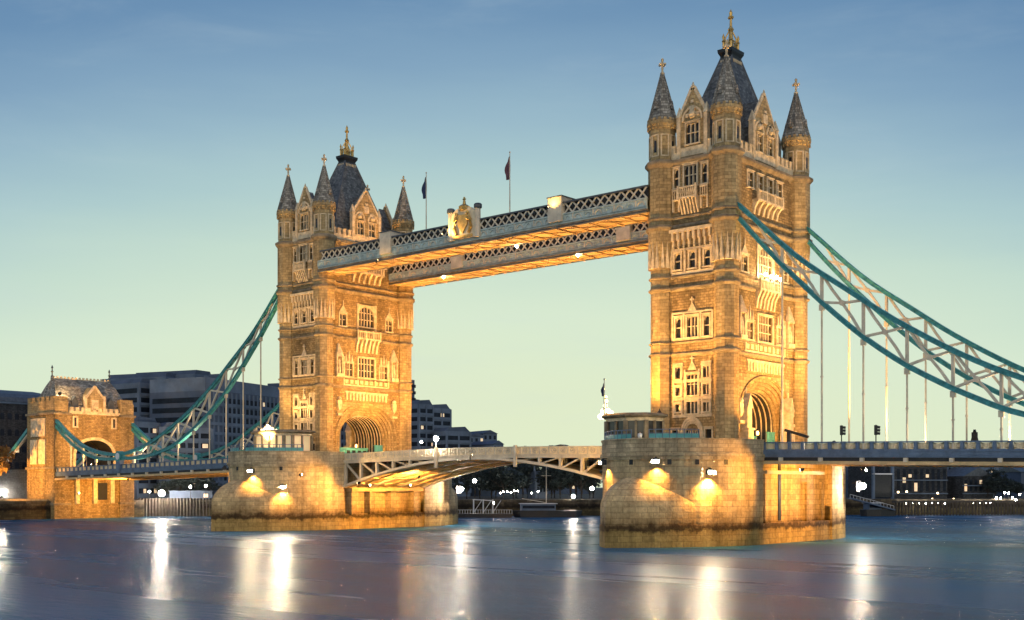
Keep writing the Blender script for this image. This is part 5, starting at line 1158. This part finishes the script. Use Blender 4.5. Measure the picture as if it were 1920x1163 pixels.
for u0, u1, v, d, lb in ((879, 908, 818, 410, 'low grey house with a pitched roof right of the stepped dark block'), (906, 932, 813, 420, 'small tall house with a roof box, right end of the far buildings'), (925, 944, 833, 400, 'lowest dark house beside the lifting span joint')):
    q = Block(ground(u0, d), ground(u1, d+3), 14, 3, zv(v, d)); h = bthing(lb, q.P0, name='riverside_house'); q.shell('hotel', h); k = MB(q.M()); k.loft([[(-.3, y, q.z1), (q.w+.3, y, q.z1), (q.w*.5, y, q.z1+1.3)] for y in (-14, .3)]); k.build('roof', 'hotel2', h)
    grid_windows(q, h, 3, 3, .9, 1.3, q.z1-9, q.z1-2, .15)
# warehouse at the left edge
T = bthing('dark brick warehouse with arched windows and curved roof at the left edge', ground(0, 345), name='brick_warehouse')
q = Block(ground(-90, 330), ground(92, 352), 30, 2, zv(752, 340)); q.shell('brick', T); grid_windows(q, T, 13, 5, 1.3, 2.0, 8, 27, .14, True)
k = MB(q.M()); k.loft([[(x, -15+15.5*math.cos(PI*i/10), q.z1+4.3*math.sin(PI*i/10)) for i in range(11)] for x in (-.5, q.w+.3)]); k.build('roof', 'lead', T)
k = MB(q.M()); k.box((-.3, -.2, q.z1-.6), (q.w+.3, .35, q.z1+.1)); k.build('cornice', 'hotel', T)
# wharves on the right
WH = [(1668, 1776, 872, 330, 'brick', 10, 5, 'long dark gabled wharf behind the moored barge on the right'), (1776, 1812, 862, 345, 'hotel', 4, 6, 'tall narrow grey wharf right of the gabled one'), (1806, 1862, 893, 335, 'brick', 6, 4, 'lower brown wharf with small square windows at the right'), (1590, 1640, 868, 360, 'hotel2', 4, 5, 'dark block showing just right of the near pier')]
for u0, u1, v, d, m, c, r, lb in WH:
    q = Block(ground(u0, d), ground(u1, d+6), 20, 3, zv(v, d)); h = bthing(lb, q.P0, name='wharf_building'); q.shell(m, h); grid_windows(q, h, c, r, 1.0, 1.5, 6.2, q.z1-2.6, .06)
    for z in (5.4, 5.4+(q.z1-6)/2): k = MB(q.M()); k.box((-.1, -.2, z), (q.w+.1, .3, z+.3)); k.build('band', 'hotel', h)
    n = 3 if u0 == 1668 else 1
    for i in range(n): k = MB(q.M()); k.loft([[(q.w*i/n, y, q.z1), (q.w*(i+1)/n, y, q.z1), (q.w*(i+.5)/n, y, q.z1+2.6)] for y in (-20, .2)]); k.build('roof', 'lead', h)
for u0, u1, v, d, lb in ((1838, 1872, 868, 640, 'distant pale tower block, left one of the pair at the right edge'), (1876, 1912, 872, 660, 'distant pale tower block, right one of the pair at the right edge')):
    q = Block(ground(u0, d), ground(u1, d+4), 16, 3, zv(v, d)); h = bthing(lb, q.P0, name='tower_block'); q.shell('hotel', h); ribbons(q, h, [7+2.7*i for i in range(int((q.z1-9)/2.7))], 1.4, fin=3, lit=2, mfin='hotel')
# more low blocks so that the bank carries on beyond both edges and behind the trees
for i, (u0, u1, v, d, lb) in enumerate(((940, 1010, 884, 520, 'long dim terrace far behind the trees, left one'), (1030, 1110, 880, 540, 'long dim terrace far behind the trees, beside the near pier'), (1915, 2060, 885, 360, 'dim wharf at the right edge of the picture'))):
    q = Block(ground(u0, d), ground(u1, d+4), 14, 3, zv(v, d)); h = bthing(lb, q.P0, name='terrace'); q.shell('hotel2', h); grid_windows(q, h, 8, 2, 1.1, 1.4, 6.5, q.z1-3, .2)
    k = MB(q.M()); k.loft([[(-.3, y, q.z1), (q.w+.3, y, q.z1), (q.w+.3, -7, q.z1+2), (-.3, -7, q.z1+2)] for y in (-14, .3)][0:1]+[[(-.3, .3, q.z1), (q.w+.3, .3, q.z1), (q.w+.3, -6.9, q.z1+2), (-.3, -6.9, q.z1+2)]]); k.build('roof', 'lead', h)
# church tower among the trees
T = thing('church_tower', ground(1015, 330)+UP*4.2, 'pale square church tower standing among dark trees under the right leaf', 'church tower')
q = Block(ground(1003, 330), ground(1026, 332), 4, 3, zv(884, 330)); q.shell('hotel', T)
for a in (.25, .5, .75):
    for z in (6, 8.6): k = MB(q.M()); k.box((q.w*a-.25, -.3, z), (q.w*a+.25, .05, z+1.4)); k.build('louvre', 'bwin', T)
for a in (0, 1): k = MB(q.M()); k.lathe([(.4, q.z1), (.05, q.z1+1.6)], 4, (q.w*a, -.3)); k.build('pinnacle', 'hotel', T)
# ------------------------------------------------------------------ trees
def leaf_mesh(seed, rx, rz, n, size, m, blobs=9):
    rnd = random.Random(seed); C = [(rnd.gauss(0, .42), rnd.gauss(0, .42), rnd.uniform(-.75, .75), rnd.uniform(.3, .55)) for _ in range(blobs)]
    k = MB()
    for i in range(n):
        c = rnd.choice(C); d = Vector((rnd.gauss(0, 1), rnd.gauss(0, 1), rnd.gauss(0, 1))).normalized()*c[3]*rnd.uniform(.55, 1.08)
        p = Vector(((c[0]+d.x)*rx, (c[1]+d.y)*rx, (c[2]+d.z)*rz)); a = Vector((rnd.gauss(0, 1), rnd.gauss(0, 1), rnd.gauss(0, .6))).normalized(); b2 = a.cross(Vector((rnd.gauss(0, 1), rnd.gauss(0, 1), rnd.gauss(0, 1)))).normalized(); s = size*rnd.uniform(.6, 1.4)
        k.add([p-a*s, p+b2*s*.5, p+a*s, p-b2*s*.5], [(0, 1, 2, 3)])
    return k
def make_tree(seed, name, label, m='leaf', rx=4.2, rz=3.6, h=4.2):
    T = thing(name, (0, 0, 0), label, 'tree', 'trees on the far bank')
    k = MB(); k.tube([(0,0,-.5), (.1,0,h*.4), (-.1,.1,h), (.1,0,h+rz)], [.34,.26,.2,.05], 7)
    for i in range(5): a = 2*PI*i/5+seed; k.tube([(0,0,h*.7), (math.cos(a)*rx*.35, math.sin(a)*rx*.35, h+.6), (math.cos(a)*rx*.65, math.sin(a)*rx*.65, h+rz*.5)], [.14,.1,.04], 5)
    k.build('trunk', 'bark', T)
    L = leaf_mesh(seed, rx, rz, 1500, .42, m)
    for i in range(len(L.v)): L.v[i] = L.v[i]+UP*(h+rz*.7)
    L.build('crown', m, T)
    return T
protos = [make_tree(1, 'broad_tree', 'x'), make_tree(5, 'broad_tree', 'x', rx=3.4, rz=4.6, h=4.6), make_tree(9, 'broad_tree', 'x', rx=4.8, rz=3.2, h=3.6)]
rnd = random.Random(3); used = set()
TR = [(u, 318+rnd.uniform(0, 14), rnd.uniform(.95, 1.3)) for u in (875, 900, 922, 944, 962, 980, 1034, 1050, 1070, 1090, 1106)]+[(u, 336+rnd.uniform(0, 10), rnd.uniform(1.0, 1.35)) for u in (890, 930, 968, 990, 1040, 1080, 1112)]
TL = [(u, 308+rnd.uniform(0, 4), rnd.uniform(.7, .95)) for u in (318, 338, 356, 374, 392)]
TR2 = [(u, 330+rnd.uniform(0, 16), rnd.uniform(.5, .8)) for u in (1852, 1866, 1880, 1894, 1908)]
ordw = ['first', 'second', 'third', 'fourth', 'fifth', 'sixth', 'seventh', 'eighth', 'ninth', 'tenth', 'eleventh']
def row(L, where):
    for i, (u, d, s) in enumerate(L):
        k = rnd.randrange(3); P = protos[k]
        T = P if k not in used else dup(P); used.add(k)
        p = ground(u, d); T.location = (p.x, p.y, 4.1); T.scale = (s, s, s*.86); T.rotation_euler = (0, 0, rnd.uniform(0, 6)); T['label'] = 'dark leafy tree, '+ordw[i]+' from the left '+where; T['category'] = 'tree'
row(TR[:11], 'in the front row under the lifting span'); row(TR[11:], 'in the back row under the lifting span'); row(TL, 'beneath the left side span'); row(TR2, 'at the right edge by the wharves')
T = make_tree(13, 'autumn_tree', 'lamp lit tree with orange leaves at the left edge of the picture', 'leaf_lit', 3.6, 3.4, 3.6); p = ground(-4, 275); T.location = (p.x, p.y, 8)
point_in(T, T.location+Vector((2.5, -5, 4)), 500, AMBER, .3).name = 'lamp_light'
# ------------------------------------------------------------------ quay lamps
def quay_lamp(u, v, d, r, glow, label, pw=0, group='lamps along the far bank', base=4.2):
    p = at(u, v, d); t = thing('quay_lamp', (p.x, p.y, base), label, 'lamp', group)
    k = MB(); k.tube([(p.x, p.y, min(base, p.z-.5)), (p.x, p.y, p.z-r*.7)], .07, 6); k.lathe([(r*.5, p.z-r*1.0), (r*.9, p.z-r*.8)], 8, (p.x, p.y)); k.build('post', 'black', t)
    g = MB(); g.ball(p, r, 10); g.build('globe', glow, t)
    if pw: point_in(t, p-FW*(r+.4), pw, WARMW, r)
    return t
quay_lamp(303, 925, 294, .75, 'lamp_star', 'most dazzling quay lamp, between gatehouse and farther pier', 350)
quay_lamp(4, 925, 292, .6, 'lamp_star', 'dazzling quay lamp at the left edge of the picture', 900)
quay_lamp(1075, 931, 305, .42, 'lamp_star', 'bright quay lamp right of the moored boat', 300)
quay_lamp(17, 902, 300, .28, 'lamp_white', 'small quay lamp above the left edge embankment')
quay_lamp(357, 913, 300, .3, 'lamp_white', 'left one of two round lamps under the left side span')
quay_lamp(386, 911, 300, .3, 'lamp_white', 'right one of two round lamps under the left side span')
quay_lamp(280, 922, 302, .28, 'lamp_white', 'small lamp just left of the most dazzling quay lamp')
quay_lamp(790, 829, 385, .42, 'lamp_white', 'round lamp at the foot of the dark stepped block')
quay_lamp(890, 902, 305, .5, 'lamp_white', 'larger white lamp at the edge of the trees by the farther pier')
quay_lamp(1110, 916, 308, .5, 'lamp_white', 'large round lamp close to the left side of the near pier')
quay_lamp(925, 944, 292, .3, 'lamp_white', 'lamp on the white landing stage trestle', 60)
for i, u in enumerate((938, 944, 951, 958, 964, 971, 997, 1009)): quay_lamp(u, 921+rnd.uniform(-2, 4), 308, .16, 'lamp_white', ordw[i]+' from the left of the string of tiny lights under the trees', group='string of tiny lights under the trees')
for i, u in enumerate((1698, 1710, 1722, 1735, 1747, 1758, 1771)): quay_lamp(u, 944+rnd.uniform(-1, 1), 312, .2, 'lamp_white', ordw[i]+' from the left of the low lamps on the right hand quay', group='low lamps on the right hand quay')
for i, u in enumerate((1811, 1824, 1836, 1848, 1857)): quay_lamp(u, 943+rnd.uniform(-2, 2), 314, .2, 'lamp_white', ordw[i]+' from the left of the lamps before the brown wharf', group='lamps before the brown wharf')
for i, u in enumerate((1868, 1876, 1884, 1891, 1898, 1905, 1912)): quay_lamp(u, 930+rnd.uniform(-6, 8), 316, .24, 'lamp_white', ordw[i]+' from the left of the clustered lights at the right edge', group='clustered lights at the right edge')
for i, (u, v) in enumerate(((1684, 923), (1700, 922), (1748, 936), (1758, 925), (1788, 936), (1816, 937), (1838, 937))): quay_lamp(u, v, 326, .26, 'lamp_soft', ordw[i]+' from the left of the warm lights on the wharf fronts', group='warm lights on the wharf fronts')
# ------------------------------------------------------------------ boats, landing stages and quay edges
def boat(u0, u1, d, label, mast=None, cabin=(.35, .85)):
    P0, P1 = ground(u0, d), ground(u1, d+2); x = (P1-P0).normalized(); w = (P1-P0).length; T = thing('moored_boat', (P0+P1)/2, label, 'boat', 'boats on the far side')
    Mx = Matrix(((x.x, -x.y, 0, P0.x), (x.y, x.x, 0, P0.y), (0, 0, 1, 0), (0, 0, 0, 1)))
    k = MB(Mx); k.loft([[(w*a, y*2.2, z) for a, y in ((.03+q, 0), (.12+q*.5, -.8), (.5, -1), (.9, -.8), (1-q, 0), (.9, .8), (.5, 1), (.12+q*.5, .8))] for z, q in ((-.4, .04), (.6, .02), (1.7, 0))]); k.build('hull', 'black', T)
    k = MB(Mx); k.box((w*cabin[0], -1.4, 1.7), (w*cabin[1], 1.4, 3.3)); k.build('cabin', 'hotel', T)
    k = MB(Mx); k.box((w*cabin[0]+.3, -1.45, 2.2), (w*cabin[1]-.3, -1.38, 2.9)); k.build('cabin_window', 'bwin', T)
    k = MB(Mx); k.box((w*cabin[0]-.3, -1.6, 3.3), (w*cabin[1]+.4, 1.6, 3.45)); k.build('cabin_roof', 'white', T)
    if mast:
        k = MB(Mx); k.tube([(w*mast, 0, 1.6), (w*mast, 0, 13.5)], [.14, .06], 7); k.tube([(w*mast, 0, 3.6), (w*mast-6, 0, 4.6)], .08, 6); k.tube([(w*mast-1.2, 0, 10.2), (w*mast+1.2, 0, 10.2)], .05, 6); k.build('mast', 'cream', T)
        k = MB(Mx); k.tube([(w*mast, 0, 12.8), (w*.98, 0, 1.8)], .03, 5); k.tube([(w*mast, 0, 12.8), (w*.2, 0, 1.8)], .03, 5); k.build('rigging', 'black', T)
    return T
boat(956, 1092, 288, 'dark moored sailing barge with a tall pale mast under the right leaf', .5, (.15, .62))
boat(1610, 1678, 300, 'low dark boat moored beside the near pier on the right', None, (.2, .55))
T = thing('landing_stage', ground(905, 288), 'long dark floating landing stage with a white trestle and railings', 'pontoon'); P = [ground(u, 287) for u in (858, 960)]
k = MB(); k.bar(P[0]+UP*.4, P[1]+UP*.4, 4, 1.2); k.build('pontoon', 'black', T)
for u in (888, 906, 924):
    p = ground(u, 287); k = MB(); k.bar(p+UP*.9, p+UP*4.4, .22); k.bar(p+UP*1.2, p+RT*2.0+UP*4.2, .14); k.build('trestle_leg', 'white', T)
k = MB(); k.bar(ground(886, 287)+UP*4.4, ground(926, 287)+UP*4.1, .22); k.build('trestle_beam', 'white', T)
k = MB(); k.bar(P[0]+UP*1.9-FW*1.8, P[1]+UP*1.9-FW*1.8, .07)
for i in range(22): p = P[0]+(P[1]-P[0])*i/21-FW*1.8; k.bar(p+UP*.9, p+UP*1.9, .06)
k.build('railing', 'white', T)
# right hand jetty with hoarding
T = thing('wharf_hoarding', ground(1655, 318)+UP*4.2, 'big dark hoarding in a pale steel frame on the right hand quay', 'hoarding')
q = Block(ground(1638, 316), ground(1674, 318), .4, zv(932, 316), zv(890, 316)); q.shell('black', T, 'board')
for a in (0, 1): k = MB(q.M()); k.box((q.w*a-.3, -.5, 3.5), (q.w*a+.3, .2, zv(872, 316))); k.build('frame_post', 'hotel', T)
k = MB(q.M()); k.box((-.3, -.3, q.z1), (q.w+.3, .2, q.z1+.35)); k.build('frame_beam', 'white', T)
T = thing('jetty', ground(1750, 306), 'dark timber jetty on piles along the right hand quay', 'jetty')
k = MB(); k.bar(ground(1676, 304)+UP*3.6, ground(1950, 309)+UP*3.6, 2.4, .5); k.build('jetty_deck', 'wood', T)
for i in range(46):
    p = ground(1680+6*i, 304+.11*i); k = MB(); k.tube([p-UP*1+FW*.2, p+UP*3.4+FW*.2], .22, 6); k.build('pile', 'wood', T)
T = thing('gangway', ground(1630, 300), 'pale sloping gangway between the near pier and the jetty', 'gangway'); k = MB(); k.bar(ground(1594, 296)+UP*4.6, ground(1676, 300)+UP*1.6, 1.4, .3); k.build('walkway', 'hotel', T)
k = MB(); k.bar(ground(1594, 296)+UP*5.6, ground(1676, 300)+UP*2.6, .08)
for i in range(14): u = 1594+82*i/13; z = 4.6-3*i/13; p = ground(u, 296+4*i/13); k.bar(p+UP*z, p+UP*(z+1), .06)
k.build('handrail', 'white', T)
T = thing('quay_fence', ground(330, 296)+UP*4.2, 'dark timber fendering along the quay under the left side span', 'quay wall')
for i in range(26): p = ground(262+6*i, 298.6-.02*i); k = MB(); k.bar(p-UP, p+UP*4.6, .5); k.build('fender_pile', 'wood', T)
T = thing('quay_shed', ground(370, 303)+UP*4.2, 'long low pale shed on the quay under the left side span', 'shed'); q = Block(ground(318, 301), ground(398, 301), 4, 4.1, 6.3); q.shell('hotel2', T); k = MB(q.M()); k.box((q.w*.8, -.2, 4.8), (q.w*.9, .06, 5.7)); k.build('lit_window', 'winlit', T)
k = MB(q.M()); k.box((-.3, -4.3, 6.3), (q.w+.3, .4, 6.5)); k.build('roof', 'hotel2', T)
